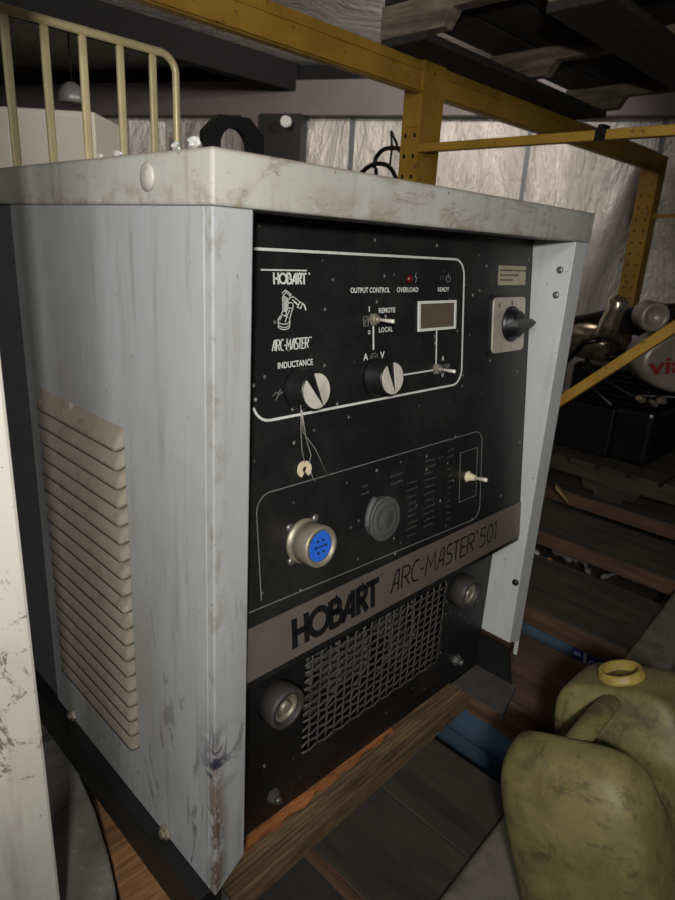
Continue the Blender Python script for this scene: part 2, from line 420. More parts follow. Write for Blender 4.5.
def letters_arcmaster(nums=True):
    S = []; x = 0
    def A(x): return [[(x, 0), (x + .22, .86), (x + .3, .98), (x + .42, 1), (x + .42, 0)], [(x + .07, .38), (x + .42, .38)]]
    def R(x): return [[(x, 0), (x, 1), (x + .25, 1)] + arc(x + .27, .75, .2, 90, -90, 6, .25) + [(x + .08, .5)], [(x + .2, .5), (x + .48, 0)]]
    def Cc(x): return [[(x + .45, 1), (x + .25, 1)] + arc(x + .25, .5, .25, 90, 270, 10, .5) + [(x + .45, 0)]]
    def Mm(x): return [[(x, 0), (x + .06, 1), (x + .32, .35), (x + .58, 1), (x + .64, 0)]]
    def Ss(x): return [[(x + .4, 1), (x + .18, 1)] + arc(x + .18, .76, .16, 90, 270, 6, .24) + [(x + .25, .52)] + arc(x + .25, .26, .17, 90, -90, 6, .26) + [(x, 0)]]
    def T(x): return [[(x, 1), (x + .46, 1)], [(x + .23, 0), (x + .23, 1)]]
    def Ee(x): return [[(x + .4, 1), (x, 1), (x, 0), (x + .4, 0)], [(x, .5), (x + .34, .5)]]
    S += A(0) + R(.62) + Cc(1.22) + [[(1.78, .45), (2.02, .45)]] + Mm(2.14) + A(2.92) + Ss(3.52) + T(4.0) + Ee(4.58) + R(5.12)
    if not nums: return S, 5.62
    S += [[(5.72, 1), (5.86, 1)], [(5.79, .84), (5.79, 1)]]
    a = 6.12
    S += [[(a + .4, 1), (a + .05, 1), (a, .56), (a + .2, .6)] + arc(a + .2, .3, .2, 90, -90, 8, .3) + [(a - .02, 0)]]
    S += [arc(a + .78, .5, .22, 0, 360, 18, .5)]
    S += [[(a + 1.16, .85), (a + 1.28, 1), (a + 1.28, 0)]]
    return S, a + 1.3
def draw_letters(mb, S, o, U, V, N, h, width, adv, w, thick=0.0004, slant=0.0):
    sx = width / adv
    for pl in S:
        pts = [(p[0] * sx + p[1] * h * slant, p[1] * h) for p in pl]
        cl = (abs(pts[0][0] - pts[-1][0]) < 1e-6 and abs(pts[0][1] - pts[-1][1]) < 1e-6 and len(pts) > 8)
        if cl: pts = pts[:-1]
        mb.stroke(pts, w, o, U, V, N, thick, cl)

# ================================================================== THE WELDER
W_, D_, ZT = 0.69, 0.86, 0.80
mach = root('welding_power_source', (0.345, 0.43, -0.03),
            'large grey and black arc welding power source with control panel, on timber boards', 'welder')

# lid: folded sheet with a raised top and skirt
def f(m):
    m.box(-0.002, 0.694, -0.003, D_ + 0.003, 0.757, 0.800)
lid = part('lid', 'lid', mach, f, bevel=0.0025)
def f(m):
    q = on_x(148, 177, -0.002)
    m.lathe(q + Vector((0, 0, 0)), (-1, 0, 0), [(0, .012), (.0015, .012), (.003, .009), (.0045, .003)], 20)
part('lid_bolt_head', 'lid', lid, f, label='pale dented boss in the lid side')

# left casing wall with front flange, closed, bottom chamfered
def f(m):
    m.prism([(0, 0, 0), (0.0415, 0, 0.032), (0.0415, 0, 0.7568), (0, 0, 0.7568)], (0, 0.012, 0))
    m.box(0, 0.004, 0.012, 0.4449, 0.0, 0.7568)
    m.box(0.037, 0.040, 0.012, 0.30, 0.032, 0.7568)
left = part('side_panel', 'side', mach, f, bevel=0.0015, label='left grey side panel with louvred vent and rusty front corner')
# louvres
def f(m):
    n = 19; y0, y1 = 0.169, 0.397; zt, zb = 0.530, 0.098
    pitch = (zt - zb) / n
    for k in range(n):
        z1 = zt - k * pitch; z0 = z1 - pitch * 1.0
        cols = []
        ts = [0, .006, .013, .022, .035, .05, .1, .3, .5, .7, .9, .95, .965, .978, .987, .994, 1]
        for t in ts:
            y = y0 + (y1 - y0) * t
            e = min(t, 1 - t) / 0.035; e = max(0, min(1, e)); e = math.sin(e * PI / 2) ** .7
            depth = 0.0005 + 0.0095 * e
            row = []
            for a in range(7):
                s_ = a / 6
                zz = z1 - (z1 - z0) * s_ - (0.004 * e * s_)
                xx = -depth * math.sin(s_ * PI / 2 * 1.0) ** 1.1
                row.append(m._v((xx, y, zz)))
            row.append(m._v((0.0, y, z0 + 0.003)))
            cols.append(row)
        for a, b in zip(cols, cols[1:]):
            for i in range(len(a) - 1):
                fc = m.bm.faces.new((a[i], b[i], b[i + 1], a[i + 1])); fc.smooth = i < 6
part('louver_vent', 'louver', left, f, label='dusty brown stack of pressed louvres')

# right casing wall: inner face and flange
def f(m):
    m.prism([(0.65, 0, 0.050), (0.69, 0, 0.036), (0.69, 0, 0.7568), (0.65, 0, 0.7568)], (0, 0.20, 0))
    m.box(0.686, 0.69, 0.20, D_, 0.036, 0.7568)
    m.box(0.6885, 0.69, 0.0, 0.008, 0.004, 0.036)
right = part('side_panel', 'inner_white', mach, f, bevel=0.0015, label='right pale side panel, inner face showing')
for p in ((560, 270), (556, 295)):
    q = on_x(p[0], p[1], 0.65)
    part('rivet', 'steel', right, lambda m: m.lathe(q, (-1, 0, 0), [(0, .0055), (.001, .0055), (.0022, .004), (.0028, .002)], 16))
part('rivet', 'black_plastic', right, lambda m: m.lathe(on_x(516, 582, 0.65), (-1, 0, -0.1), [(0, .006), (.004, .006), (.006, .003)], 10))

# rear section
def f(m):
    m.box(0.003, 0.03, 0.4455, D_, 0.0, 0.7568)
    m.box(0.03, 0.686, D_ - 0.02, D_, 0.0, 0.7568)
    m.prism([(0.0028, 0.50, 0.585), (0.0028, 0.50, 0.600), (0.0028, 0.55, 0.600), (0.0028, 0.55, 0.585)], (-0.002, 0, 0))
part('rear_casing', 'rear', mach, f, label='dark grey rear casing behind the louvred panel')
# base frame
def f(m):
    m.box(0.005, 0.685, 0.06, D_ - 0.01, -0.03, 0.0)
    m.prism([(-0.018, 0.010, 0), (0.006, 0.010, 0), (0.006, 0.010, -0.062), (-0.018, 0.010, -0.062)], (0, D_ - 0.01, 0))
part('base_frame', 'black', mach, f, bevel=0.002)
for i, (yy, zz) in enumerate(((0.108, 0.008), (0.385, 0.010))):
    def f(m):
        m.lathe((-0.0005, yy, zz), (-1, 0, 0), [(0, .011), (.004, .010), (.0045, .006), (.008, .006)], 6, smooth=False)
    part('bolt', 'dirty_metal', mach, f, label='rusty hex bolt at the side panel foot')

# ---- sloping upper control panel
k_ = 0.055 / 0.497
def PY(z): return 0.07 + (z - 0.758) * k_
U = Vector((1, 0, 0)); V = Vector((0, k_, 1)).normalized(); N = Vector((0, -V.z, V.y))
def pp(u, z, n=0.0): return Vector((u, PY(z), z)) + N * n
def pq(px, py, off=0.0):
    """control-panel point under a photo pixel, 'off' metres in front of the panel"""
    v = ray(px, py); o = Vector((0, PY(0.758), 0.758)) + N * off
    t = (o - CAM).dot(N) / v.dot(N); return CAM + v * t
def f(m):
    pts = [(0.0405, PY(0.7565), 0.7565), (0.0405, PY(0.255), 0.255), (0.0405, 0.0585, 0.236), (0.0405, 0.0585, 0.0), (0.0405, 0.09, 0.0), (0.0405, 0.11, 0.7565)]
    # split in two to stay convex
    m.prism([(0.0405, PY(0.7565), 0.7565), (0.0405, PY(0.255), 0.255), (0.0405, 0.060, 0.236), (0.0405, 0.10, 0.236), (0.0405, 0.10, 0.7565)], (0.6095, 0, 0))
panel = part('control_panel', 'panel', mach, f, bevel=0.0012)

def panel_box(m, u0, u1, z0, z1, h, base=0.0):
    m.hexa([pp(u0, z0, base), pp(u1, z0, base), pp(u1, z0, base + h), pp(u0, z0, base + h),
            pp(u0, z1, base), pp(u1, z1, base), pp(u1, z1, base + h), pp(u0, z1, base + h)])

O0 = pp(0, 0.0)         # plane origin: v coordinate = distance up from z=0
vz = lambda z: z / V.z
def strokes(m, pl, w, closed=False, h=0.0004):
    m.stroke([(u, vz(z)) for u, z in pl], w, O0, U, V, N, h, closed)

# border line of the upper field: open at the left edge
def f(m):
    r = 0.022; u1 = 0.459; z1 = 0.7225; z0 = 0.552
    pl = [(0.041, z1 + 0.002)] + [(u1 - r, z1)] + arc(u1 - r, z1 - r, r, 90, 0, 8)[1:] + arc(u1 - r, z0 + r, r, 0, -90, 8) + [(0.104, z0)] + arc(0.104, z0 + r, r, -90, -165, 8)[1:]
    strokes(m, pl, 0.0028)
part('border_line', 'print', panel, f, label='white rounded border line')
# small hobart mark
def f(m):
    strokes(m, [(0.101, 0.7045), (0.163, 0.7045)], 0.0014)
    S, adv = letters_hobart(); draw_letters(m, S, pp(0.1175, 0.6905), U, V, N, 0.0115, 0.0455, adv, 0.0019)
    strokes(m, arc(0.1665, 0.7015, 0.0009, 0, 360, 8)[:-1], 0.0006, True)
part('lettering', 'print', panel, f, label='white HOBART lettering')
# small arc-master mark
def f(m):
    S, adv = letters_arcmaster(False); draw_letters(m, S, pp(0.111, 0.6235), U, V, N, 0.0110, 0.051, adv, 0.00115, slant=0.08)
    strokes(m, [(0.1635, 0.6345), (0.1675, 0.6345)], 0.001)
part('lettering', 'print', panel, f, label='thin ARC-MASTER lettering')
# robot arm emblem (traced in panel coordinates)
def f(m):
    def E(pts, cl=False, w=0.00075):
        q = [pq(265 + x / 7.5, 255 + y / 7.5) for x, y in pts]
        strokes(m, [(a.x, a.z) for a in q], w, cl, 0.0003)
    E([(128, 285), (152, 262), (195, 295), (180, 335), (135, 305)], True)
    E([(128, 285), (135, 305)]); E([(152, 262), (158, 280), (135, 305)])
    E([(158, 280), (190, 308)])
    E([(132, 310), (135, 425)]); E([(142, 315), (145, 420)]); E([(152, 320), (155, 420)]); E([(162, 325), (160, 410)])
    E([(170, 330), (172, 400), (155, 432)])
    E(arc(190, 378, 22, 0, 360, 12)[:-1], True); E(arc(143, 438, 18, 0, 360, 12)[:-1], True)
    E([(195, 320), (210, 312), (262, 352), (250, 380), (215, 350)]); E([(205, 335), (250, 372)])
    E([(262, 352), (280, 362), (270, 400), (240, 392), (250, 380)])
    E([(280, 362), (296, 378), (306, 415)], w=0.0014); E([(272, 385), (262, 405)])
    E([(212, 400), (200, 420), (182, 492)]); E([(185, 410), (165, 455), (150, 505)]); E([(150, 458), (175, 470)])
    E([(120, 450), (100, 480), (98, 515)]); E([(125, 460), (108, 490)])
    E([(98, 490)] + arc(142, 490, 44, 180, 0, 10, 30)); E([(98, 512)] + arc(142, 512, 44, 180, 0, 10, 32))
    E([(98, 490), (98, 545)] + arc(142, 530, 44, 170, 10, 8, 30)); E([(186, 495), (186, 520)])
part('robot_emblem', 'print', panel, f, label='white outline drawing of a robot arm')

# captions
def cap(txt, u, z, h, w=None, mat='print', bold=0.02):
    def f(m): add_text(m, txt, pp(u, z), U, V, N, h, w, bold)
    part('caption', mat, panel, f, label='printed caption ' + txt)
cap('INDUCTANCE', 0.1175, 0.6045, 0.0068, 0.0505)
cap('OUTPUT CONTROL', 0.230, 0.6805, 0.0062, 0.070)
cap('OVERLOAD', 0.313, 0.6805, 0.0062, 0.043)
cap('READY', 0.398, 0.6805, 0.0058, 0.026)
cap('REMOTE', 0.279, 0.6565, 0.0062, 0.031)
cap('LOCAL', 0.279, 0.6335, 0.0062, 0.026)
cap('I', 0.261, 0.6590, 0.0060, 0.0018)
cap('O', 0.259, 0.6325, 0.0050, 0.0045)
cap('A', 0.2505, 0.602, 0.0085, 0.0085)
cap('V', 0.2810, 0.602, 0.0085, 0.0085)
cap('A', 0.409, 0.5885, 0.0068, 0.0065)
cap('METER', 0.404, 0.5772, 0.0056, 0.026, 'print_worn')
cap('V', 0.409, 0.5650, 0.0068, 0.0065)
def sym(label, fn, mat='print_worn', name='symbol'): part(name, mat, panel, fn, label=label)
sym('double arc symbol', lambda m: (strokes(m, [(0.2635, 0.603)] + arc(0.2700, 0.603, 0.0065, 180, 0, 8)[1:], 0.0009), strokes(m, [(0.267, 0.603)] + arc(0.2700, 0.603, 0.0032, 180, 0, 6)[1:], 0.0008)))
sym('slashed box symbol', lambda m: (strokes(m, [(0.252, 0.6425), (0.252, 0.6535), (0.260, 0.6535), (0.260, 0.6425)], 0.0008, True), strokes(m, [(0.2535, 0.644), (0.2585, 0.6520)], 0.0012)))
sym('inductance symbol', lambda m: (strokes(m, [(0.109, 0.577)] + arc(0.114, 0.577, 0.003, 180, 0, 6)[1:] + [(0.123, 0.580)], 0.0009), strokes(m, [(0.113, 0.572), (0.120, 0.583)], 0.0008)))
sym('zigzag symbol beside the red lamp', lambda m: strokes(m, [(0.352, 0.704), (0.349, 0.699), (0.353, 0.6985), (0.350, 0.692)], 0.0011))
sym('power-on symbol', lambda m: (strokes(m, arc(0.4215, 0.6975, 0.0048, 130, 410, 14), 0.0010), strokes(m, [(0.4215, 0.6975), (0.4215, 0.7045)], 0.0010)))
sym('faint box symbol', lambda m: strokes(m, [(0.404, 0.700), (0.411, 0.700), (0.411, 0.696), (0.404, 0.696)], 0.0008, True), 'print_faint')
sym('white line below the output toggle', lambda m: strokes(m, [(0.269, 0.642), (0.269, 0.6135)], 0.0022), 'print', 'connecting_line')
sym('white line from knob to meter toggle', lambda m: strokes(m, [(0.323, 0.5775), (0.392, 0.5775)], 0.0020), 'print', 'connecting_line')
sym('white line below the meter', lambda m: strokes(m, [(0.397, 0.632), (0.397, 0.585)], 0.0022), 'print', 'connecting_line')

# meter window
def f(m):
    for a in ((0.3555, 0.4395, 0.6655, 0.6690), (0.3555, 0.4395, 0.6305, 0.6340), (0.3555, 0.3590, 0.634, 0.6655), (0.4360, 0.4395, 0.634, 0.6655)):
        panel_box(m, *a, 0.0022)
mw = part('meter_frame', 'print', panel, f, label='white meter frame')
part('meter_window', 'display', mw, lambda m: panel_box(m, 0.3590, 0.4360, 0.634, 0.6655, 0.0010), label='blank brown-tinted meter window')

# indicator lamps
part('indicator_lamp', 'red_lens', panel, lambda m: m.lathe(pp(0.3365, 0.6965), N, [(0, .005), (.0025, .005), (.0045, .003), (.005, .001)], 16), label='red overload lamp')

# knobs
def knob(px, py, rot):
    c = pq(px, py, 0.027); base = c - N * 0.027
    kb = part('control_knob', 'black_plastic', panel, lambda m: m.lathe(base + N * 0.0005, N, [(0, .0235), (.004, .0235), (.006, .0218), (.0245, .0205), (.0262, .0195)], 40), label='round black knob with metal face')
    face = MB(); 
    r = 0.0190; ca, sa = math.cos(rot), math.sin(rot)
    def disc(a0, a1, n=20):
        pts = []
        for i in range(n + 1):
            a = math.radians(a0 + (a1 - a0) * i / n); x, y = r * math.sin(a), r * math.cos(a)
            pts.append(c + U * (x * ca + y * sa) + V * (-x * sa + y * ca))
        return pts
    # two bright lunes left and right of a black tapering pointer (apex at the bottom)
    face.prism(disc(20, 178), N * 0.0012); face.prism(disc(182, 340), N * 0.0012)
    face.build('knob_face', 'alu', kb, label='brushed metal face split by a black pointer')
    return kb
knob(316.5, 391, math.radians(-28))
knob(392.5, 378.5, math.radians(-14))

# toggles
def toggle(c, d, par, nm='toggle_switch', L=0.022):
    t = part(nm, 'dirty_metal', par, lambda m: (m.lathe(c, N, [(0, .0080), (.0022, .0080), (.0024, .0066), (.0050, .0066), (.0062, .0050), (.0068, .003)], 6, smooth=False), m.lathe(c + N * .0055, N, [(0, .0045), (.004, .0040), (.005, .002)], 14)))
    d = Vector(d).normalized()
    part('lever', 'alu', t, lambda m: m.lathe(c + N * 0.008, d, [(0, .0016), (L * .8, .0026), (L * .97, .0026), (L, .0012)], 12), label='short metal lever')
    return t
toggle(pp(0.269, 0.6495), N * 0.9 + U * 0.20 - V * 0.10, panel)
toggle(pp(0.397, 0.5785), N * 0.9 + U * 0.20 - V * 0.10, panel)

# rotary isolator at the right
def rr(u0, u1, z0, z1, r, h, m, base=0.0, n=6):
    pts = []
    for cx, cz, a in ((u1 - r, z1 - r, 0), (u0 + r, z1 - r, 90), (u0 + r, z0 + r, 180), (u1 - r, z0 + r, 270)):
        pts += arc(cx, cz, r, a, a + 90, n)
    m.prism([pp(u, z, base) for u, z in pts], N * h)
sw = part('switch_plate', 'plate', panel, lambda m: rr(0.533, 0.6265, 0.5885, 0.6705, 0.008, 0.004, m), bevel=0.0006, label='square brushed metal switch plate')
part('plate_backing', 'black_plastic', sw, lambda m: rr(0.527, 0.6305, 0.5845, 0.6745, 0.008, 0.0018, m))
def f(m): m.lathe(pp(0.584, 0.6305, 0.004), N, [(0, .027), (.003, .027), (.005, .022), (.014, .020), (.016, .018)], 32)
part('switch_hub', 'black_plastic', sw, f)
def f(m):
    c = pp(0.584, 0.6310, 0.019); L = 0.030
    pts = []
    # lozenge wing handle lying along U
    rings = []
    for i in range(13):
        t = -1 + 2 * i / 12; wv = 0.0085 * (1 - 0.35 * t * t) * (1.0 if abs(t) < 0.99 else 0.55); hn = 0.010 * (1 - 0.25 * abs(t))
        o = c + U * (t * L + 0.008)
        rings.append([m._v(o + V * (wv * math.cos(a)) + N * (hn * math.sin(a))) for a in [2 * PI * k / 12 for k in range(12)]])
    for a, b in zip(rings, rings[1:]):
        for k in range(12):
            fc = m.bm.faces.new((a[k], a[(k + 1) % 12], b[(k + 1) % 12], b[k])); fc.smooth = True
    m.bm.faces.new(rings[0][::-1]); m.bm.faces.new(rings[-1])
part('switch_handle', 'grey_rubber', sw, f, label='dark wing handle of the rotary switch')
part('switch_mark', 'letter_black', sw, lambda m: add_text(m, '0', pp(0.546, 0.656, 0.0042), U, V, N, 0.0065, 0.0045, 0.02))
part('switch_mark', 'letter_black', sw, lambda m: add_text(m, 'I', pp(0.583, 0.6585, 0.0042), U, V, N, 0.0065, 0.003, 0.06))
def f(m): panel_box(m, 0.5485, 0.6290, 0.6885, 0.7165, 0.0004)
lb = part('rating_label', 'paper', panel, f, label='yellowed paper label with faded rows of print')
def f(m):
    random.seed(3)
    for row in range(3):
        u = 0.553
        z = 0.7085 - row * 0.0070
        while u < (0.625 if row == 0 else 0.600 if row == 1 else 0.588):
            w = random.uniform(0.003, 0.008); panel_box(m, u, u + w, z, z + 0.0028, 0.0002, 0.0004); u += w + 0.002
part('faded_print', 'print_faint', lb, f)
def f(m):
    strokes(m, [(0.527, 0.688), (0.527, 0.7165), (0.546, 0.7165), (0.546, 0.688)], 0.0006, True)
    for row in range(4): panel_box(m, 0.531, 0.542, 0.693 + row * 0.006, 0.6950 + row * 0.006, 0.0002)
part('rubbed_caption', 'print_faint', panel, f)

# lower field: worn thin border, with remote socket, capped port and toggle
def f(m):
    r = 0.020; u0 = 0.0795; u1 = 0.5195; z1 = 0.474; z0 = 0.3335
    strokes(m, [(u0, z0 + 0.02), (u0, z1 - r)] + arc(u0 + r, z1 - r, r, 180, 90, 8)[1:] + [(u1 - r, z1)] + arc(u1 - r, z1 - r, r, 90, 0, 8)[1:] + arc(u1 - r, z0 + r, r, 0, -90, 8) + [(0.062, z0 + 0.012)], 0.0012)
part('border_line', 'print_worn', panel, f, label='worn thin grey border line')
def f(m): strokes(m, [(0.461, 0.372), (0.461, 0.4485), (0.507, 0.4485), (0.507, 0.372)], 0.0008, True)
part('switch_outline', 'print_worn', panel, f)
random.seed(11)
for (u, z0, z1, w) in ((0.335, 0.352, 0.432, 0.020), (0.372, 0.356, 0.452, 0.024), (0.428, 0.352, 0.43, 0.010), (0.300, 0.435, 0.45, 0.026), (0.425, 0.447, 0.458, 0.02), (0.243, 0.435, 0.447, 0.012), (0.405, 0.45, 0.458, 0.014)):
    def f(m):
        z = z0
        while z < z1:
            x = u + random.uniform(0, 0.004)
            while x < u + w:
                a = random.uniform(0.002, 0.004); panel_box(m, x, x + a, z, z + random.uniform(0.0018, 0.003), 0.0002); x += a + 0.0016
            z += random.uniform(0.008, 0.011)
    part('faded_print', 'print_faint', panel, f, label='rubbed off rows of tiny print')

def f(m):
    c = pq(303, 540, 0.0); m.c = c
    m.lathe(c, N, [(0, .0265), (.004, .0265), (.004, .0235), (.010, .0235), (.0108, .0245), (.030, .0245), (.032, .0235), (.032, .0195), (.026, .0190)], 40, True, True)
cc = pq(303, 540, 0.0)
cn = part('remote_socket', 'dirty_metal', panel, f, label='dusty round metal connector with blue insert')
part('socket_insert', 'blue_plug', cn, lambda m: m.lathe(cc + N * .0255, N, [(0, .0185), (.0035, .0180), (.0042, .016)], 32), label='blue plug insert')
def f(m):
    for a in range(6):
        q = cc + N * .0297 + U * (.008 * math.cos(a * PI / 3)) + V * (.008 * math.sin(a * PI / 3))
        m.lathe(q, N, [(0, .0016), (.0006, .0014)], 8)
    m.stroke([(-.006, 0), (.006, 0)], .0012, cc + N * .0297, U, V, N, .0004)
part('contact_marks', 'letter_black', cn, f)
for p in ((289.5, 527.5), (315, 518), (291, 561), (318, 553)):
    part('socket_screw', 'steel', cn, lambda m: m.lathe(pq(p[0], p[1]), N, [(0, .0055), (.002, .0052), (.0034, .003), (.0036, .0008)], 14))

cq = pq(380, 517, 0.0)
def f(m):
    m.lathe(cq, N, [(0, .029), (.003, .029), (.006, .0255), (.012, .0255)], 36)
prt = part('capped_port', 'grey_rubber', panel, f, label='dark rubber capped round port')
cr = pq(385.5, 519, 0.016)
part('dust_cap', 'grey_rubber', prt, lambda m: m.lathe(cr - N * .004, N, [(0, .0295), (.004, .0295), (.0055, .0275), (.0045, .0255), (.0045, .0225), (.0065, .021), (.0055, .018), (.0055, .010), (.0062, .009), (.0062, .001)], 40), label='ridged rubber dust cap')
def f(m):
    pts = [cr + U * (-.026 * math.cos(t) - .001) + V * (.034 * math.sin(t) + .000) - N * .003 for t in [(-.1 + 1.25 * i / 10) for i in range(11)]]
    for a, b in zip(pts, pts[1:]):
        pass
    m.tube([p - U * .004 for p in pts], .0042, 8)
part('cap_strap', 'grey_rubber', prt, f)
tq = pp(0.482, 0.408)
def f(m): m.lathe(tq, N, [(0, .0085), (.002, .0085), (.003, .0065), (.012, .0045), (.014, .0035)], 20)
tt = part('toggle_switch', 'felt', panel, f, label='cream rubber-booted toggle switch')
part('lever', 'alu', tt, lambda m: m.lathe(tq + N * .012, (N * 0.9 + U * .12 - V * .02), [(0, .0022), (.014, .0032), (.020, .0034), (.0215, .002)], 12))

# name band
band = part('name_band', 'band', mach, lambda m: panel_box(m, 0.0408, 0.6498, 0.2635, 0.3265, 0.0012), label='brushed metal name band across the panel')
def f(m):
    S, adv = letters_hobart(); draw_letters(m, S, pp(0.1245, 0.2755, 0.0012), U, V, N, 0.0385, 0.152, adv, 0.0085)
    strokes_o = pp(0.281, 0.3155, 0.0012); m.stroke(arc(0, 0, .002, 0, 360, 8)[:-1], .0008, strokes_o, U, V, N, .0003, True)
part('lettering', 'letter_black', band, f, label='heavy black HOBART lettering')
def f(m):
    S, adv = letters_arcmaster(True); draw_letters(m, S, pp(0.300, 0.2815, 0.0012), U, V, N, 0.0300, 0.268, adv, 0.0027, slant=0.10)
part('lettering', 'letter_black', band, f, label='thin black ARC-MASTER 501 lettering')

# ---- lower recessed panel
lowp = MB(); YL = 0.060
g0, g1, h0, h1 = 0.186, 0.512, 0.041, 0.205
for a in ((0.0405, g0, 0.0, 0.2358), (g1, 0.6495, 0.0, 0.2358), (g0, g1, 0.0, h0), (g0, g1, h1, 0.2358)):
    lowp.box(a[0], a[1], YL, YL + 0.003, a[2], a[3])
lowp.box(0.0405, 0.6495, YL + 0.075, YL + 0.078, 0.0, 0.2358)
low = lowp.build('lower_panel', 'panel_low', mach)
def f(m):
    nx, nz = 19, 12
    for i in range(nx + 1):
        x = g0 + (g1 - g0) * i / nx
        m.tube([(x, YL + .004 + (.0011 if (i + j) % 2 else -.0011), h0 + (h1 - h0) * j / nz) for j in range(nz + 1)], .0015, 6)
    for j in range(nz + 1):
        z = h0 + (h1 - h0) * j / nz
        m.tube([(g0 + (g1 - g0) * i / nx, YL + .004 + (-.0016 if (i + j) % 2 else .0016), z) for i in range(nx + 1)], .0018, 6)
grille = part('grille', 'grille_wire', low, f, label='woven wire grille')
def f(m):
    random.seed(5)
    for (x, z, w, h) in ((.25, .15, .05, .05), (.33, .10, .09, .06), (.43, .15, .06, .07), (.24, .07, .05, .04), (.47, .07, .04, .04)):
        m.box(x - w / 2, x + w / 2, YL + .045, YL + .07, z - h / 2, z + h / 2)
    for i in range(5):
        x = .21 + i * .06; m.tube([(x, YL + .04, .05), (x + .02, YL + .03, .10), (x + .01, YL + .035, .19)], .004, 8)
part('transformer_core', 'rear', low, f, bevel=0.003)
def weld_socket(px, py, nm):
    hl = 0.026; fc_ = on_y(px, py, YL - hl)
    c = Vector((fc_.x, YL, fc_.z)); a = Vector((0, -1, 0))
    s = part(nm, 'port_rubber', low, lambda m: m.lathe(c, a, [(0, .0295), (.022, .0285), (.026, .0270), (.0262, .0225), (.0235, .0215), (.008, .0205)], 40, True, True), label='dusty black round weld cable socket')
    part('contact', 'dirty_metal', s, lambda m: (m.lathe(c + a * .009, a, [(0, .0195), (.012, .0195), (.0125, .0150), (.006, .0145)], 28, True, False), m.lathe(c + a * .009, a, [(0, .0085), (.012, .0085), (.0135, .006)], 20)), label='tarnished metal contact')
weld_socket(289, 710, 'weld_socket')
weld_socket(472, 595, 'weld_socket')
for x, z in ((0.136, 0.008), (0.571, 0.018)):
    def f(m):
        c = Vector((x, YL, z)); m.lathe(c, (0, -1, 0), [(0, .0115), (.002, .0115), (.002, .0085), (.008, .0085), (.009, .007)], 6, smooth=False)
        m.lathe(c + Vector((0, -.009, 0)), (0, -1, 0), [(0, .0055), (.005, .0050), (.006, .004)], 14)
    part('bolt', 'steel', low, f)

# legs and folded foot plates
for sx in (0, 1):
    x0 = 0.6465 if sx else 0.004
    def f(m):
        if sx: m.prism([(x0, -0.018, -0.032), (x0, 0.20, -0.032), (x0, 0.20, 0.040), (x0, -0.004, 0.040)], (0.0035, 0, 0))
        else: m.box(x0 - .003, x0 + .004, 0.002, 0.059, -0.064, -0.0008)
    part('leg', 'black', mach, f)
    def f(m):
        a, b = (0.565, 0.652) if sx else (0.002, 0.024)
        m.prism([(a, 0.058, -0.0295), (a, -0.050 if sx else -.03, -0.0295), (b, -0.026, -0.0295), (b, 0.058, -0.0295)], (0, 0, -0.0035))
        m.prism([(a, -0.050 if sx else -.03, -0.033), (a, -0.046 if sx else -.026, -0.033), (b, -0.022, -0.033), (b, -0.026, -0.033)], (0, 0, -0.010))
    part('foot_plate', 'galv', mach, f, label='grey folded steel foot plate')

# lifting eye on top
def f(m):
    y = 0.425; hc = on_y(235, 147, y); cx, cz = hc.x, hc.z
    n = 32
    octo = [(on_y(a_, b_, y).x - cx, on_y(a_, b_, y).z - cz) for a_, b_ in ((204, 130), (219, 114), (250, 118), (264, 137))]
    octo = [(octo[0][0], -.045)] + octo + [(octo[-1][0], -.045)]
    # outer polygon sampled by ray casting, inner circle
    def outer(a):
        d = Vector((math.cos(a), math.sin(a))); best = None
        for i in range(len(octo)):
            p = Vector(octo[i]); q = Vector(octo[(i + 1) % len(octo)]); e = q - p
            den = d.x * e.y - d.y * e.x
            if abs(den) < 1e-9: continue
            t = (p.x * e.y - p.y * e.x) / den; s_ = (p.x * d.y - p.y * d.x) / den
            if t > 0 and -1e-6 <= s_ <= 1 + 1e-6: best = t if best is None else min(best, t)
        return d * best
    angs = sorted([2 * PI * i / n for i in range(n)] + [math.atan2(p[1], p[0]) % (2 * PI) for p in octo])
    for yy in (0,):
        A = []; 
        for a in angs:
            o_ = outer(a); i_ = Vector((math.cos(a), math.sin(a))) * 0.0265 + Vector((0, 0))
            A.append([m._v((cx + o_.x, y, cz + o_.y)), m._v((cx + o_.x, y + .012, cz + o_.y)), m._v((cx + i_.x, y, cz + i_.y)), m._v((cx + i_.x, y + .012, cz + i_.y))])
        for i in range(len(A)):
            a, b = A[i], A[(i + 1) % len(A)]
            for q in ((0, 1), (1, 3), (3, 2), (2, 0)):
                m.bm.faces.new((a[q[0]], b[q[0]], b[q[1]], a[q[1]]))
part('lifting_eye', 'black', mach, f, label='black octagonal steel lifting eye')

# ------------------------------------------------------------------ tag hanging from the inductance knob
hz = pq(305.5, 470, 0.004)
kz = pq(300, 404, 0.020)
tg = root('horseshoe_tag', tuple(hz), 'small cream horseshoe-shaped felt tag hanging on thin wires below the left knob', 'tag')
def f(m):
    pts = arc(hz.x, hz.z, .0068, -60, 240, 16); m.stroke([(u, vz(z)) for u, z in pts], .0062, pp(0, 0, .001), U, V, N, .0025)
part('felt_ring', 'felt', tg, f)
def f(m):
    top = pq(301, 410, 0.018)
    m.tube([top, pq(301, 430, .008), pq(302, 450, .004), pq(305, 463, .004)], .0005, 6)
    m.tube([top + U * .001, pq(306, 438, .008), pq(311, 455, .004), pq(309, 464, .004)], .0005, 6)
    m.tube([top + U * .001, pq(303, 432, .008), pq(316, 450, .003), pq(328, 477, .002)], .0005, 6)
    m.tube([pq(310, 470, .004), pq(313, 478, .002), pq(316, 482, .002)], .0005, 6)
    m.tube([top + V * .012, top], .0006, 6)
part('string', 'string', tg, f, label='thin looped wires')

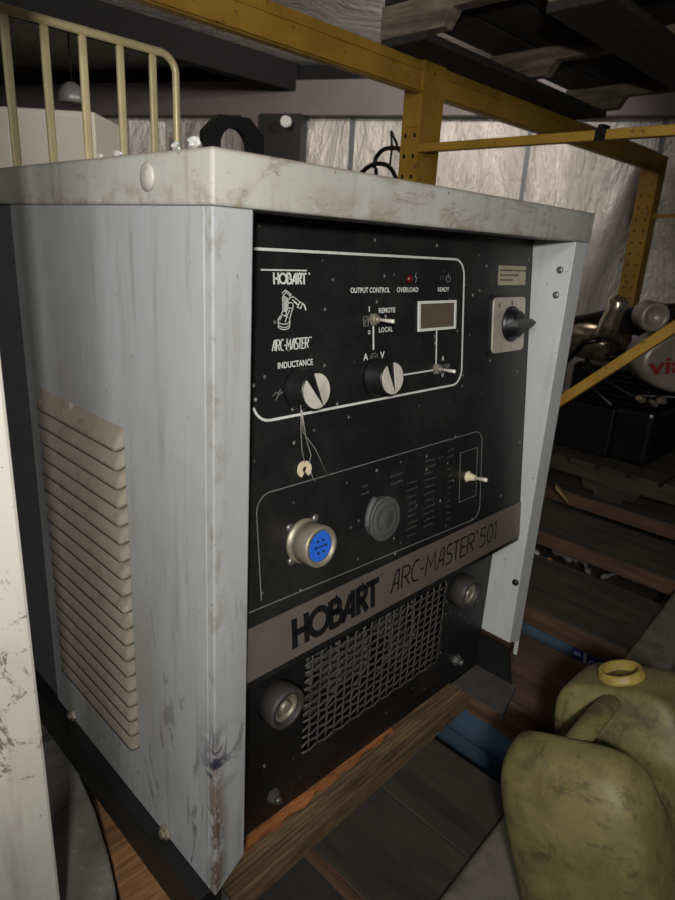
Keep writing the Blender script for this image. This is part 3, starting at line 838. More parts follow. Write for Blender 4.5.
# crumbs on the lid edge
for i, (x, y, s) in enumerate(((0.004, 0.030, 0.0045), (0.005, 0.060, 0.0035), (0.006, 0.165, 0.003), (0.006, 0.20, 0.0022))):
    def f(m):
        r = bmesh.ops.create_icosphere(m.bm, subdivisions=2, radius=s)
        for v in r['verts']:
            v.co *= random.uniform(0.7, 1.25); v.co.x *= 1.0; v.co.y *= 1.8; v.co += Vector((x, y, 0.8008 + s * 0.75))
    nm = ['white plaster crumb nearest the front corner of the lid edge', 'second white plaster crumb behind the front corner of the lid',
          'white crumb on the lid edge beside the cage bars', 'smallest white crumb, farthest back on the lid edge'][i]
    part('plaster_crumb', 'white_plastic', None, f, label=nm, category='crumb', group='white crumbs on the lid')

# ================================================================== boards and deck
def slab(name, pts, z1, th, mat, parent=None, bevel=0.002, **k):
    return part(name, mat, parent, lambda m: m.prism([(p[0], p[1], z1 - th) for p in pts], (0, 0, th)), bevel=bevel, **k)
ZD = -0.065
# front bearer timber: brown, split, with a raw broken strip along its back
def f(m):
    # grooved decking profile swept along X, slightly skewed
    prof = [(0.000, 0.0)]; ng = 8
    for i in range(ng):
        w0 = i / ng; prof += [(w0 + .01, 1.0), (w0 + .075, 1.0), (w0 + .09, .86), (w0 + .115, .86)]
    prof = [(0, 0), (0, .9)] + prof[1:] + [(1.0, 1.0), (1.0, 0)]
    A = []; B = []
    for t, h in prof:
        A.append(m._v((0.026, 0.000 + t * .060, ZD + .0005 + h * .033)))
        B.append(m._v((0.565, 0.022 + t * .052, ZD + .0005 + h * .033)))
    n = len(A)
    for i in range(n): m.bm.faces.new((A[i], B[i], B[(i + 1) % n], A[(i + 1) % n]))
    m.bm.faces.new(A[::-1]); m.bm.faces.new(B)
    m.prism([(0.028, 0.0605, ZD + .0005), (0.56, 0.0745, ZD + .0005), (0.555, 0.14, ZD + .0005), (0.028, 0.14, ZD + .0005)], (0, 0, 0.030))
tb = part('timber_bearer', 'timber', None, f, label='weathered grooved timber plank under the front edge of the welder', category='plank')
def f(m):
    random.seed(9); up = []; dn = []
    n = 24
    for i in range(n + 1):
        t = i / n; x = 0.03 + t * 0.36
        up.append((x, 0.0592, ZD + .0336)); dn.append((x, 0.0400 + 0.012 * t + 0.003 * math.sin(i * 1.7) + random.uniform(-.002, .002), ZD + .0336))
    for i in range(n):
        h = 0.0025 + 0.001 * math.sin(i * .9)
        m.prism([dn[i], dn[i + 1], up[i + 1], up[i]], (0, 0, h))
part('split_strip', 'timber_raw', tb, f, label='raw orange split strip of the timber')
for (y0, y1, lab) in ((0.36, 0.46, 'middle'), (0.58, 0.68, 'rear')):
    slab('timber_bearer', [(0.03, y0), (0.56, y0), (0.56, y1), (0.03, y1)], ZD + .0345, 0.034, 'timber', label='%s timber plank hidden beneath the welder' % lab, category='plank', group='bearers under the welder')
# left boards, grain across
slab('deck_board', [(-0.085, 0.028), (0.165, 0.028), (0.165, 0.160), (-0.049, 0.160)], ZD, 0.035, 'deck_brown', label='orange-brown board end under the front left corner of the welder', category='board')
slab('deck_board', [(-0.047, 0.1635), (0.165, 0.1635), (0.165, 0.305), (-0.010, 0.305)], ZD, 0.035, 'deck_brown', label='second orange-brown board under the left side of the welder, behind the front one', category='board')
slab('deck_board', [(0.06, 0.32), (0.165, 0.32), (0.165, 0.68), (0.06, 0.68)], ZD, 0.035, 'plank_dark', label='short dark board beneath the rear left of the welder', category='board')
# grey curved kerb piece at far left
def f(m):
    e = [on_z(60, 735, ZD), on_z(78, 765, ZD), on_z(96, 806, ZD), on_z(110, 850, ZD), on_z(118, 885, ZD), on_z(121, 925, ZD)]
    pts = [(p.x - .003, p.y) for p in e] + [(-0.125, 0.075), (-0.125, 0.46)]
    m.prism([(p[0], p[1], ZD - 0.05) for p in pts], (0, 0, 0.05))
part('concrete_slab', 'plate_grey', None, f, bevel=0.004, label='rough grey curved-edged slab between the white post and the welder', category='slab')
YF = -0.108
def fe(x): return -0.163 + (x - 0.23) * 0.060 + 0.008     # front ends follow the beam
planks = [
    (0.170, 0.3145, 'ply', 0.040, 'dirty grey plank, left of the pair in front of the welder'),
    (0.3160, 0.462, 'ply', 0.040, 'dirty grey plank, right of the pair in front of the welder'),
    (0.645, 0.872, 'plank_red', 0.078, 'reddish brown plank just right of the welder foot'),
    (0.985, 1.250, 'plank_dark', 0.052, 'wide dark plank above the blue labelled box'),
    (1.412, 1.645, 'plank_dark', 0.050, 'dark plank with lit brown edge behind the gap of junk'),
    (1.80, 2.02, 'plank_dark', 0.050, 'dark plank in front of the engine pallet'),
    (2.10, 2.32, 'plank_dark', 0.050, 'dark plank below the engine pallet'),
    (2.42, 2.66, 'plank_dark', 0.050, 'farthest dark plank of the shelf'),
]
for x0, x1, mt, th, lab in planks:
    y0 = fe(x0); y1 = fe(x1); yb = -0.004 if x1 < 0.5 else 0.80
    yb = 0.60 if 0.9 < x0 < 1.3 else 0.68
    o = slab('deck_plank', [(x0, y0), (x1, y1), (x1, yb), (x0, yb)], ZD, th, mt, label=lab, category='plank', group='shelf planks')
    if mt != 'ply' or x0 < .2:
        part('sawn_edge', 'plank_edge', o, lambda m: m.box(x0 - .0012, x0 - .0002, y0 + .003, yb - .003, ZD - th + .003, ZD - .004), label='lighter brown sawn edge')
# rack shelf beams (grey front one)
def beam_y(x): return fe(x) - 0.002
bx0, bx1 = -0.6, 2.78
front = root('shelf_beam', (1.0, -0.15, -0.19), 'dusty grey front beam of the low rack shelf passing behind the jerry can', 'beam')
def f(m):
    a, b = beam_y(bx0), beam_y(bx1)
    m.prism([(bx0, a, -0.19), (bx1, b, -0.19), (bx1, b - 0.085, -0.19), (bx0, a - 0.085, -0.19)], (0, 0, 0.131))
part('beam_tube', 'beam_grey', front, f, bevel=0.012, seg=4)
def f(m):
    a, b = beam_y(bx0) + .0005, beam_y(bx1) + .0005
    m.prism([(bx0, a, -0.19), (bx1, b, -0.19), (bx1, b + 0.035, -0.19), (bx0, a + 0.035, -0.19)], (0, 0, 0.0460))
part('plank_ledge', 'beam_grey', front, f)
part('shelf_beam', 'beam_grey', None, lambda m: m.box(-0.6, 2.78, 0.54, 0.60, -0.19, ZD - 0.0535), bevel=0.004, label='rear beam of the low rack shelf under the planks', category='beam')

# things in the gaps below
def crate(name, x0, x1, y0, y1, z0, z1, lab):
    c = root(name, ((x0 + x1) / 2, (y0 + y1) / 2, z0), lab, 'box')
    def f(m):
        m.box(x0, x1, y0, y1, z0, z0 + .004)
        m.box(x0, x0 + .004, y0, y1, z0 + .004, z1); m.box(x1 - .004, x1, y0, y1, z0 + .004, z1)
        m.box(x0 + .004, x1 - .004, y0, y0 + .004, z0 + .004, z1); m.box(x0 + .004, x1 - .004, y1 - .004, y1, z0 + .004, z1)
    part('box_body', 'blue_box', c, f)
    return c
ZF = -0.29
c1 = crate('blue_box', 1.000, 1.24, -0.10, 0.34, ZF, -0.122, 'faded blue box with navy label, under the dark plank right of the welder')
c2 = crate('blue_box', 0.655, 0.86, -0.10, 0.12, ZF, -0.1465, 'plain blue box in the gap beside the grey planks below the welder foot')
slab('blue_sheet', [(0.475, -0.10), (0.64, -0.10), (0.64, 0.30), (0.475, 0.30)], -0.20, 0.006, 'blue_box', label='blue card sheet lying in the gap in front of the welder foot', category='card')
part('card_prop', 'rear', None, lambda m: m.box(0.49, 0.62, -0.09, 0.28, ZF, -0.2065), label='dark block under the blue card sheet in the gap', category='block')
# label on the box face (plane x = 1.000)
XL = 0.9995
def lab_pt(px, py): return on_x(px, py, XL)
def quadface(m, P, off=-0.0006):
    P = [lab_pt(*p) for p in P]; m.prism([(XL, p.y, p.z) for p in P], (off, 0, 0))
part('label', 'label_white', c1, lambda m: quadface(m, [(584, 649), (587, 651), (586, 668), (583, 667)]))
lbk = part('label', 'label_navy', c1, lambda m: (quadface(m, [(573, 646), (584, 650), (583, 666), (571, 659)]), quadface(m, [(587, 655), (598, 659), (597, 673), (586, 669)]), quadface(m, [(600, 660), (610, 664), (609, 677), (599, 673)])), label='navy printed label panels')
def f(m):
    XX = XL - .0012
    def ring(px, py, r):
        c = on_x(px, py, XL); m.stroke(arc(0, 0, r, 0, 360, 12)[:-1], .003, Vector((XX, c.y, c.z)), Vector((0, -1, 0)), Vector((0, 0, 1)), Vector((-1, 0, 0)), .0003, True)
    ring(592, 664, .007); ring(605, 668, .007)
    P = [on_x(*p, XL) for p in ((574, 650), (581, 653), (581, 657), (574, 654))]; m.prism([(XX, p.y, p.z) for p in P], (-.0003, 0, 0))
part('label_mark', 'label_white', lbk, f)

# junk between planks
def f(m):
    m.lathe((1.40, 0.34, ZF + .001), (0, 0, 1), [(0, .022), (.085, .022), (.10, .012), (.125, .011), (.128, .008)], 20)
part('bottle', 'white_plastic', None, lambda m: m.lathe(on_z(536, 552, -0.14) - Vector((0, 0, .15)), (0.0, 0, 1), [(0, .024), (.10, .024), (.12, .012), (.15, .011), (.155, .006)], 20), label='small white bottle in the junk gap beside the welder edge', category='bottle')
part('bottle', 'orange_plastic', None, lambda m: m.lathe(on_z(549, 560, -0.14) - Vector((0, 0, .15)), (0, 0, 1), [(0, .022), (.10, .022), (.12, .014), (.15, .012), (.155, .006)], 20), label='small orange bottle in the junk gap right of the white bottle', category='bottle')
def crumple(name, path, r, mat, lab):
    def f(m):
        random.seed(len(lab)); Q = cat([Vector(p) for p in path], 7); R = []
        Q = [q + Vector((random.uniform(-1, 1), random.uniform(-1, 1), random.uniform(-.6, .6))) * r * 0.35 for q in Q]
        for i in range(len(Q)): R.append(r * (0.55 + 0.25 * math.sin(i * 1.3) + random.uniform(-.1, .1)))
        R[0] = R[-1] = r * .2; m.tube(Q, R, 7)
    part(name, mat, None, f, label=lab, category='rag', sub=1)
crumple('rag', [on_z(553, 548, -.15), on_z(570, 560, -.14), on_z(582, 558, -.15), on_z(590, 575, -.17)], .018, 'rag', 'crumpled grey rag in the gap beside the bottles')
crumple('rag', [on_z(600, 578, -.15), on_z(620, 572, -.14), on_z(635, 580, -.14), on_z(645, 576, -.12)], .014, 'rag', 'pale crumpled rag farther right in the gap')
def f(m):
    a = on_z(555, 487, 0.0); b = on_z(568, 502, -0.045)
    d = (b - a).normalized(); s = Vector((d.y, -d.x, 0)).normalized() * .018; u = Vector((0, 0, .012))
    m.hexa([a - s, a + s, b + s, b - s, a - s + u, a + s + u, b + s + u, b - s + u])
part('wood_offcut', 'stick', None, f, bevel=.002, label='short pale wood offcut lying on the planks behind the welder edge', category='offcut')

# ================================================================== engine pallet + engine
def pallet(name, x0, x1, y0, y1, z0, lab, mt_s='pallet', mt_b='pallet_dark', h=0.115, nb=7, notch=True):
    p = root(name, ((x0 + x1) / 2, (y0 + y1) / 2, z0), lab, 'pallet')
    t = 0.018
    for i in range(3):
        xs = x0 + (x1 - x0 - 0.04) * i / 2
        def f(m):
            L = y1 - y0
            pr = [(y0, z0 + t), (y0 + L * .14, z0 + t)]
            for a, b in ((.16, .38), (.62, .84)):
                pr += [(y0 + L * a, z0 + t), (y0 + L * (a + .02), z0 + t + .035), (y0 + L * (b - .02), z0 + t + .035), (y0 + L * b, z0 + t)]
            pr += [(y1, z0 + t), (y1, z0 + h - t), (y0, z0 + h - t)]
            m.prism([(xs, y, z) for y, z in pr], (0.04, 0, 0))
        part('stringer', mt_s, p, f, bevel=.003)
    n = nb
    for i in range(n):
        w = (y1 - y0) / n; part('top_board', mt_b, p, lambda m: m.box(x0, x1, y0 + w * i + .008, y0 + w * (i + 1) - .008, z0 + h - t + .0003, z0 + h), bevel=.002)
    for i in (0, n // 2, n - 1):
        w = (y1 - y0) / n; part('bottom_board', mt_b, p, lambda m: m.box(x0, x1, y0 + w * i + .004, y0 + w * (i + 1) - .004, z0, z0 + t - .0003), bevel=.002)
    return p
pallet('wooden_pallet', 1.83, 2.62, -0.08, 0.66, ZD + .0005, 'dark low pallet under the engine', 'plank_dark', 'plank_dark')
pallet('wooden_pallet', 0.985, 1.98, -0.42, 0.735, 1.1865, 'weathered grey pallet resting on the yellow beam overhead', 'pallet', 'pallet_dark', 0.105, 8)

ZE = ZD + .1165
eng = root('small_engine', (2.15, 0.35, ZE), 'dirty black and chrome small engine with red script, behind the diagonal yellow brace', 'engine')
# local anchors placed behind the brace
def ep(px, py, dist):
    v = ray(px, py).normalized(); return CAM + v * dist
def f(m):
    m.box(1.93, 2.30, 0.22, 0.60, ZE, ZE + .20); m.box(1.97, 2.26, 0.26, 0.56, ZE + .20, ZE + .32)
part('crankcase', 'engine_black', eng, f, bevel=.02, seg=3)
def f(m):
    for i in range(7): m.box(1.92, 2.10, 0.26, 0.50, ZE + .21 + i * .018, ZE + .218 + i * .018)
part('cooling_fins', 'engine_black', eng, f)
def f(m):
    m.prism([(1.96, -.02, ZE + .44), (1.96, .66, ZE + .44), (1.96, .60, ZE + .475), (1.96, .42, ZE + .53), (1.96, .20, ZE + .57), (1.96, -.02, ZE + .58)], (.6, 0, 0))
part('fuel_tank', 'engine_black', eng, f, bevel=.06, seg=5)
def f(m):
    c = Vector((1.99, 0.44, ZE + .40)); m.lathe(c + Vector((.0, .16, 0)), (-.15, -1, 0), [(0, .02), (.01, .055), (.06, .068), (.15, .068), (.19, .055), (.20, .02)], 28)
part('muffler', 'chrome', eng, f, label='dented chrome muffler')
def f(m):
    c = Vector((1.98, 0.20, ZE + .40)); m.lathe(c, (-.85, -.5, .1), [(0, .07), (.03, .075), (.05, .06), (.055, .045), (.04, .03)], 28)
part('air_cleaner', 'chrome', eng, f, label='round chrome air cleaner')
def f(m):
    for z, r in ((.40, .010), (.45, .008), (.36, .012), (.33, .01)):
        m.tube([(1.93, .33, ZE + z), (1.90, .27, ZE + z + .02), (1.91, .21, ZE + z - .02), (1.96, .15, ZE + z - .01)], r, 8)
    m.tube([(1.93, .58, ZE + .30), (1.90, .50, ZE + .40), (1.90, .44, ZE + .42)], .012, 8)
    random.seed(21)
    for i in range(14):
        y = random.uniform(.10, .48); z = ZE + random.uniform(.30, .44)
        m.tube(cat([(1.94, y, z), (1.90, y - .03, z + random.uniform(-.03, .03)), (1.90, y - .07, z + random.uniform(-.04, .04)), (1.95, y - .10, z)]), random.uniform(.004, .010), 8)
    m.tube([(1.95, .50, ZE + .33), (1.90, .42, ZE + .29), (1.89, .30, ZE + .25), (1.93, .14, ZE + .27), (2.0, .02, ZE + .33)], .010, 8)
part('fuel_hose', 'hose', eng, f)
def f(m):
    c = ep(655, 317, 2.16); m.lathe(c, (-.7, -.7, 0), [(-.06, .045), (.0, .045), (.01, .038), (.0, .028), (-.02, .010)], 24)
part('carburettor_bowl', 'engine_cover', eng, f, label='round metal carburettor bowl')
part('silencer_pipe', 'chrome', eng, lambda m: m.lathe(ep(604, 338, 2.12), (-.1, -.25, 1), [(0, .018), (.01, .028), (.05, .030), (.09, .024), (.12, .030), (.13, .016)], 20), label='bright metal pipe elbow')
vdir = (Vector((-.72, -.69, .0))).normalized(); vu = Vector((-vdir.y, vdir.x, 0)); 
if ray(500, 300).cross(Z3).dot(vu) < 0: vu = -vu
cv = ep(690, 362, 2.20)
def f(m):
    # oval recoil cover
    rings = []
    for d, s in ((-.08, 1.0), (0, 1.0), (.02, .96), (.032, .86), (.030, .82), (.034, .2)):
        rings.append([m._v(cv + vdir * d + vu * (.165 * s * math.cos(a)) + Z3 * (.098 * s * math.sin(a))) for a in [2 * PI * k / 36 for k in range(36)]])
    for a, b in zip(rings, rings[1:]):
        for k in range(36):
            fc = m.bm.faces.new((a[k], a[(k + 1) % 36], b[(k + 1) % 36], b[k])); fc.smooth = True
    m.bm.faces.new(rings[0][::-1]); m.bm.faces.new(rings[-1])
ec = part('recoil_cover', 'engine_cover', eng, f, label='oval silver cover with red script')
def f(m):
    a = math.radians(9); UU = vu * math.cos(a) + Z3 * math.sin(a); VV = -vu * math.sin(a) + Z3 * math.cos(a)
    add_text(m, 'viator', cv + vdir * .036 - UU * .140 - VV * .022, UU, VV, vdir, .050, .24, .03)
part('red_script', 'red_letter', ec, f)
def f(m):
    for px, py in ((642, 400), (663, 401), (655, 404)):
        c = ep(px, py, 2.15); m.lathe(c, vdir, [(-.03, .012), (0, .012), (.008, .008)], 12)
part('bolt_cluster', 'chrome', eng, f)
def f(m):
    m.box(1.88, 1.925, 0.34, 0.56, ZE + .02, ZE + .19); m.tube([(1.9, .5, ZE + .2), (1.9, .44, ZE + .25), (1.9, .36, ZE + .2)], .012, 8)
part('battery', 'black_plastic', eng, f, bevel=.005)
def f(m): m.box(2.30, 2.60, 0.0, 0.45, ZE, ZE + .35)
part('generator_housing', 'engine_black', eng, f, bevel=.03, seg=3)

# ================================================================== yellow rack
BY = 0.75
def post(name, x0, x1, y0, y1, z0, z1, mat, lab):
    p = root(name, ((x0 + x1) / 2, (y0 + y1) / 2, z0), lab, 'rack post')
    def f(m):
        m.box(x0, x0 + .004, y0, y1, z0, z1); m.box(x0 + .004, x1, y0, y0 + .004, z0, z1); m.box(x1 - .004, x1, y0 + .004, y1, z0, z1)
        nf = len(m.bm.faces); z = z0 + .05
        while z < z1 - .03:
            for t in (.25, .75):
                yy = y0 + (y1 - y0) * t; m.box(x0 - .0006, x0 - .0001, yy - .004, yy + .004, z, z + .010)
            z += .05
        m.bm.faces.ensure_lookup_table()
        for fc in m.bm.faces[nf:]: fc.material_index = 1
    part('upright', [mat, 'letter_black'], p, f)
    return p
_yp = BY - .055
_cx = on_y(418, 150, _yp).x; _y1 = on_x(400, 150, _cx).y; _x1 = on_y(439, 150, _yp).x
post('rack_post', _cx, _x1, _yp, _y1, ZF, 1.1995, 'yellow', 'yellow punched rack post behind the right end of the welder lid')
post('rack_post', 2.835, 2.91, BY - .05, BY + .03, ZF, 1.1855, 'yellow', 'far yellow punched rack post above the engine')
def rack_beam(x0, x1, lab):
    b = root('rack_beam', ((x0 + x1) / 2, BY - .03, 1.10), lab, 'rack beam')
    def f(m):
        m.box(x0, x1, BY - .05, BY - .028, 1.112, 1.185)
        m.box(x0, x1, BY - .058, BY - .0505, 1.1145, 1.1175); m.box(x0, x1, BY - .054, BY - .0505, 1.162, 1.166)
    part('beam_tube', 'yellow', b, f, bevel=.003)
    return b
rb = rack_beam(-1.2, _cx - .0035, 'long yellow rack beam crossing above the welder to the near post')
part('end_connector', 'yellow', rb, lambda m: m.box(_cx - .0032, _cx - .0008, _yp + .002, _y1 - .002, 1.035, 1.19), bevel=.0008, label='yellow end plate hooked on the post')
rb = rack_beam(_x1 + .0035, 2.83, 'yellow rack beam from the near post to the far post')
part('end_connector', 'yellow', rb, lambda m: m.box(_x1 + .0005, _x1 + .0032, _yp + .002, _y1 - .002, 1.06, 1.19), bevel=.001)
# end frame braces in plane x ~ 1.12
XB = 1.125
def brace(p0, p1, w, t, name, lab):
    a = Vector(p0); b = Vector(p1); d = (b - a).normalized(); s = Vector((0, -d.z, d.y)) * (w / 2); u = Vector((t / 2, 0, 0))
    part(name, 'yellow', None, lambda m: m.hexa([a - s - u, a - s + u, a + s + u, a + s - u, b - s - u, b - s + u, b + s + u, b + s - u]), bevel=.002, label=lab, category='rack brace')
brace((XB, _yp - .001, 0.983), (XB, -0.32, 0.983), .020, .022, 'rack_brace', 'level yellow brace running right from the near rack post')
q0 = on_x(556, 404, XB); q1 = on_x(675, 327, XB); dd = (q1 - q0)
brace(tuple(q0 - dd * 1.85), tuple(q1 + dd * .6), .023, .022, 'rack_brace', 'diagonal yellow brace in front of the engine')
def f(m):
    q = on_x(600, 135, XB - .012); m.box(XB - .016, XB - .0115, q.y - .012, q.y + .010, q.z - .012, q.z + .012); m.box(XB - .016, XB + .014, q.y - .008, q.y + .006, q.z + .011, q.z + .020)
part('cable_clip', 'hose', None, f, label='black clip on the level yellow brace', category='clip')
part('rack_brace', 'yellow', None, lambda m: m.box(2.865, 2.885, -0.35, BY - .0505, .925, .945), label='short far yellow brace at the right edge', category='rack brace')
def f(m): m.box(_x1 + .0005, _x1 + .030, _y1 + .002, _y1 + .024, ZF, 1.10)
part('conduit', 'hose', None, f, bevel=.004, label='black conduit strip standing behind the near yellow rack post', category='strip')

# white foreground rack post
wp = root('rack_post', (-0.17, 0.16, ZF), 'chipped white painted rack post at the left edge of the photo', 'rack post')
part('upright', 'white_post', wp, lambda m: m.box(-0.212, -0.1305, 0.118, 0.20, ZF, 1.25), bevel=.004)

# cream barred cage panel behind
YC = 0.90
cg = root('cage_panel', (0.3, YC, ZD), 'cream yellow barred guard panel with rounded corner standing behind the welder', 'guard panel')
p0 = on_y(0, 8, YC); p1 = on_y(165, 53, YC); e1 = on_y(177, 62, YC)
zt = (p0.z + p1.z) / 2
xr = on_y(176.5, 110, YC).x
def f(m):
    r = .035; pts = [(-.45, YC, zt)] + [(xr - r + r * math.sin(a), YC, zt - r + r * math.cos(a)) for a in [PI / 2 * i / 8 for i in range(9)]] + [(xr, YC, ZD + .012)]
    m.tube(pts, .0080, 12)
part('outer_tube', 'cage', cg, f)
for i, (bx, by) in enumerate(((153, 80), (121, 80), (84.5, 80), (47.5, 80), (9.5, 80))):
    x = on_y(bx, by, YC).x
    part('bar', 'cage', cg, lambda m: m.box(x - .0078, x + .0078, YC - .006, YC + .006, ZD + .012, zt - .008), bevel=.0045, seg=3)
for k in range(4):
    x = on_y(9.5, 80, YC).x - .062 * (k + 1)
    part('bar', 'cage', cg, lambda m: m.box(x - .0078, x + .0078, YC - .006, YC + .006, ZD + .012, zt - .008), bevel=.0045, seg=3)
part('bottom_rail', 'cage', cg, lambda m: m.box(-.45, xr, YC - .009, YC + .009, ZD, ZD + .02))
slab('deck_plank', [(-0.6, 0.84), (2.7, 0.84), (2.7, 0.99), (-0.6, 0.99)], ZD - .0005, 0.05, 'plank_dark', label='long dark plank along the back of the shelf under the barred panel', category='plank')

# black coiled hose behind the lid
def f(m):
    y = _y1 + .004; P = lambda a, b: on_y(a, b, y)
    m.tube(cat([P(352, 200), P(358, 178), P(372, 165), P(388, 166), P(397, 182), P(398, 205)]), .0058, 10)
    m.tube(cat([P(374, 168), P(376, 158), P(383, 150), P(392, 148), P(403, 149)]), .0058, 10)
    m.tube([P(376, 168), P(377, 200)], .005, 8)
    m.tube([P(391, 131), P(392, 148)], .003, 8); m.tube([P(391, 131), P(396, 142), P(399, 152)], .0035, 8); m.tube([P(392, 148), P(390, 165)], .003, 8)
part('cable_coil', 'hose', None, f, label='black looped cable hanging beside the near yellow rack post', category='cable')

# ================================================================== building shell
part('floor', 'floor', None, lambda m: m.box(-5, 9, -4, 12, ZF - .1, ZF), kind='structure')
wd = Vector((-.452, .892, 0)).normalized()
W0 = CAM + Vector((.76, .65, 0)) * 4.4; W0.z = 0
wn = Vector((wd.y, -wd.x, 0))          # away from camera
def wq(px, py=150):
    v = ray(px, py); v2 = Vector((v.x, v.y, 0)); t = (W0 - Vector((CAM.x, CAM.y, 0))).dot(wn) / v2.dot(wn)
    return Vector((CAM.x, CAM.y, 0)) + v2 * t, CAM.z + v.z * t
def along(px): return (wq(px)[0] - W0).dot(wd)
def wbox(m, s0, s1, z0, z1, d0, d1):
    A = W0 + wd * s0; B = W0 + wd * s1
    m.hexa([A + wn * d0 + Z3 * z0, B + wn * d0 + Z3 * z0, B + wn * d1 + Z3 * z0, A + wn * d1 + Z3 * z0,
            A + wn * d0 + Z3 * z1, B + wn * d0 + Z3 * z1, B + wn * d1 + Z3 * z1, A + wn * d1 + Z3 * z1])
zb0 = wq(300, 118)[1]; zb1 = wq(300, 84)[1]
part('wall_back', 'foil', None, lambda m: wbox(m, -6, 2.7, ZF, 3.0, 0.0, 0.1), kind='structure')
part('wall_left', 'dark_wall', None, lambda m: wbox(m, 2.7, 9, ZF, 3.0, 1.6, 1.7), kind='structure')
def f(m): wbox(m, -6, 3.0, zb0, zb1, -.10, -.002)
part('trim_1', 'beige', None, f, kind='structure')
# seams / battens of the lining
for i, px in enumerate((352, 528, 660)):
    s = along(px); part('trim_%d' % (i + 2), 'rear', None, lambda m: wbox(m, s - .012, s + .014, ZF, zb0 - .002, -.016, -.001), kind='structure')
s = along(282); 
def f(m):
    a, b = along(309), along(269)
    wbox(m, a, b, ZF, zb0 - .003, -.16, -.05)
part('trim_7', 'black', None, f, kind='structure')
def f(m):
    a, b = along(267), along(250)
    wbox(m, a, b, ZF, zb0 - .003, -.14, -.04)
part('trim_8', 'beige', None, f, kind='structure')
cfp, cfz = wq(287, 122)  # added pale disc imitates a bright spot of light on the black column
part('light_spot_disc', 'white_plastic', None, lambda m: m.lathe(CAM + (cfp + Z3 * cfz - CAM) * .945, -wn, [(0, .034), (.03, .032)], 20), label='small oval pale disc standing in for a light spot near the top of the black wall column', category='light spot')
# ceiling
part('ceiling', 'ceiling_foil', None, lambda m: m.box(-5, 9, -4, 12, 1.79, 1.89), kind='structure')
part('trim_5', 'dark_wall', None, lambda m: m.box(-5, 2.66, 2.95, 3.03, 1.632, 1.7895), kind='structure')
part('trim_6', 'dark_wall', None, lambda m: wbox(m, -6, 2.69, zb1 + .001, 1.7895, -.05, -.001), kind='structure')
part('roof_beam', 'beige', None, lambda m: m.box(1.5, 4.0, 1.05, 1.12, 1.27, 1.33), bevel=.004, label='brown timber rail under the overhead pallet at the back', category='beam')
# cabinet and lamp dome far left
def f(m):
    a = CAM + ray(-30, 130) / 630 * 3.0; b = CAM + ray(110, 130) / 630 * 2.8
    m.cab = (a, b)
a = CAM + ray(-60, 108) / 630 * 3.3; b = CAM + ray(94, 112) / 630 * 3.3
d = (b - a); d.z = 0; d.normalize(); nn = Vector((-d.y, d.x, 0))
cabr = root('storage_cabinet', ((a.x + b.x) / 2, (a.y + b.y) / 2, ZF), 'pale cream cabinet far back behind the barred panel', 'cabinet')
zc = b.z
def f(m):
    A = Vector((a.x, a.y, 0)) - d * .5; B = Vector((b.x, b.y, 0))
    m.hexa([A + Z3 * ZF, B + Z3 * ZF, B + nn * .5 + Z3 * ZF, A + nn * .5 + Z3 * ZF, A + Z3 * zc, B + Z3 * zc, B + nn * .5 + Z3 * zc, A + nn * .5 + Z3 * zc])
part('cabinet_body', 'cabinet', cabr, f, bevel=.006)
def f(m):
    A = Vector((a.x, a.y, 0)) - nn * .012; B = Vector((b.x, b.y, 0)) - nn * .012; mid = A.lerp(B, .45)
    for p, q in ((A - d * .45, mid - d * .004), (mid + d * .004, B - d * .02)):
        m.hexa([p + Z3 * (ZF + .05), q + Z3 * (ZF + .05), q + nn * .0115 + Z3 * (ZF + .05), p + nn * .0115 + Z3 * (ZF + .05), p + Z3 * (zc - .03), q + Z3 * (zc - .03), q + nn * .0115 + Z3 * (zc - .03), p + nn * .0115 + Z3 * (zc - .03)])
part('cabinet_door', 'cabinet', cabr, f, bevel=.003)
c = CAM + ray(72, 94) / 630 * 3.6
lampr = root('pendant_lamp', tuple(c), 'dull round metal lamp hanging in the dark behind the cage bars', 'lamp')
part('lamp_shade', 'dome', lampr, lambda m: m.lathe(c, (0, 0, 1), [(-.05, .075), (-.03, .08), (.0, .075), (.04, .05), (.06, .02)], 24))
part('lamp_cord', 'hose', lampr, lambda m: m.cyl(c + Z3 * .06, Vector((c.x, c.y, 1.7895)), .005, 8))
def f(m):
    a_ = CAM + ray(129, 120) / 630 * 4.0; b_ = CAM + ray(165, 120) / 630 * 4.0
    dd_ = (b_ - a_); dd_.z = 0; n2 = Vector((-dd_.y, dd_.x, 0)).normalized() * .1
    A = Vector((a_.x, a_.y, ZF)); B = Vector((b_.x, b_.y, ZF)); z = a_.z
    m.hexa([A, B, B + n2, A + n2, A + Z3 * (z - ZF), B + Z3 * (z - ZF), B + n2 + Z3 * (z - ZF), A + n2 + Z3 * (z - ZF)])
part('foil_board', 'foil', None, f, label='narrow silvery board standing far back behind the right cage bars', category='board')

